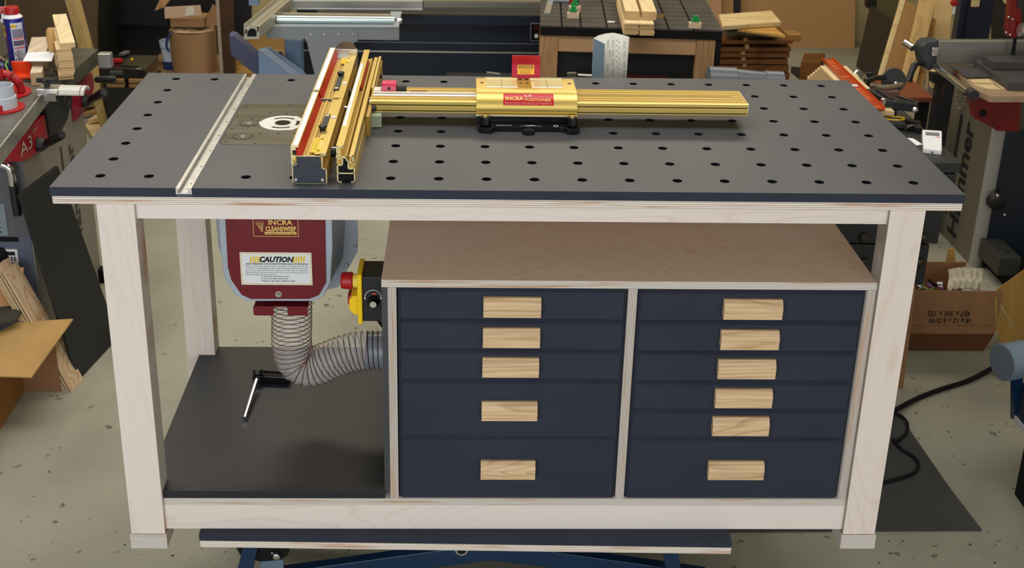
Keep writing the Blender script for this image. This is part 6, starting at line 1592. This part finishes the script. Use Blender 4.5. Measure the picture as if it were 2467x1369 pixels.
# blade and guard
MB().slab([ony(2444,92,1980), ony(2450,92,1980), ony(2445,134,1980), ony(2437,134,1980)], (0,8,0)).build('blade_guide', M['blackmatt'], BS)
G1 = MB().slab([ony(2436,-20,1990), ony(2458,-20,1990), ony(2462,60,1990), ony(2448,96,1990), ony(2428,88,1990), ony(2426,70,1990)], (0,30,0)).build('upper_guard', M['bred'], BS, bevel=2)
for (u, v) in ((2430,41),(2439,46),(2424,78),(2433,84),(2464,8)):
    p = ony(u, v, 1989); MB().lathe(p, (0,-1,0), [(0,4.5),(3,4),(4,2)], n=12).build('bolt', M['screw'], G1, smooth=30)
MB().slab([ony(2448,-20,1985), ony(2490,-20,1985), ony(2490,22,1985), ony(2452,20,1985)], (0,10,0)).build('guide_block', M['castblack'], G1)
MB().lathe(ony(2456,72,1960), (1,0,0), [(0,24),(60,24)], n=24).build('guide_roller', M['alu'], G1, smooth=30)
# dark plates on the saw table
def plate(px, z, th, label):
    MB().slab([onz(u, v, z) for u, v in px], (0,0,-th)).build('black_plate', noisy('plate_top', (60,57,58), (66,63,63), (4,4,4), rough=.55) if 'plate_top' not in bpy.data.materials else bpy.data.materials['plate_top'], label=label, cat='plate', bevel=.5)
plate([(2430,200),(2520,200),(2520,144),(2346,144)], TZ2+28, 26, 'large dark grey plate lying lower on the bandsaw table')
plate([(2393,150),(2520,149),(2520,131),(2368,135)], TZ2+56, 27, 'smaller dark grey plate lying on top of the large one on the bandsaw table')
plate([(2330,186),(2392,184),(2370,165),(2292,160)], TZ2+9, 4, 'thin dark plate left of the thick plates on the bandsaw table')
# navy column with wooden inset behind the saw
yv = 3300
NC = thing('navy_cabinet', 'tall navy machine column with a pale wooden block behind the bandsaw', 'cabinet', ony(2340,150,yv))
a, b = ony(2286,200,yv), ony(2405,-40,yv)
MB().box(a.x, b.x, yv, yv+60, FLOOR+.5, b.z).build('column', M['navy'], NC, bevel=3)
a2 = ony(2318,100,yv-8); MB().box(a2.x, a2.x+5, yv-6, yv, FLOOR+100, b.z).build('seam', M['blackmatt'], NC)
a2, b2 = ony(2339,16,yv-8), ony(2364,-20,yv-8); MB().box(a2.x, b2.x, yv-12, yv, a2.z, b2.z).build('wooden_block', M['palepine'], NC, bevel=1)
MB().lathe(ony(2297,6,yv-6), (0,-1,0), [(0,16),(14,16),(16,8)], n=20).build('red_switch', M['red'], NC, smooth=30)
a2, b2 = ony(2295,34,yv-6), ony(2303,16,yv-6); MB().box(a2.x, b2.x, yv-6, yv, a2.z, b2.z).build('key_tag', M['ruler'], NC)
slabpx([(2390,200,3650),(2480,200,3650),(2480,-40,3650),(2392,-40,3650)], 20, 'brown_backboard', simple('umber_back', (50,40,34), .7), 'dark umber board behind the bandsaw upper guard', 'board')
slabpx([(2404,-20,3600),(2436,-20,3600),(2434,12,3600),(2420,8,3600)], 12, 'pale_scrap_board', M['palepine'], 'small pale board at the top edge left of the red bandsaw guard', 'board')
# workbench clutter between clamp and saw
slabpx([(2245,212,2700),(2266,212,2700),(2264,172,2700),(2246,172,2700)], 30, 'pale_offcut', M['palepine'], 'pale offcut seen between the two black stand posts', 'board')
SB = thing('wooden_stool', 'low reddish wooden bench with white parts behind the bandsaw stand', 'bench', ony(2215,262,2500))
a, b = ony(2150,246,2480), ony(2252,236,2480)
MB().box(a.x, b.x, 2480, 2760, a.z, b.z).build('top', simple('reddish_wood', (124,62,34), .5), SB, bevel=2)
for x in (a.x+10, b.x-50): MB().box(x, x+40, 2500, 2540, FLOOR+.5, a.z).build('leg', M['blackmatt'], SB)
MB().obox(ony(2208,226,2600), V(1,.1,0).normalized(), V(-.1,1,0).normalized(), V(0,0,1), 70, 90, 14).build('pale_block', M['palepine'], label='pale block lying on the reddish bench behind the saw stand', cat='block', bevel=1)
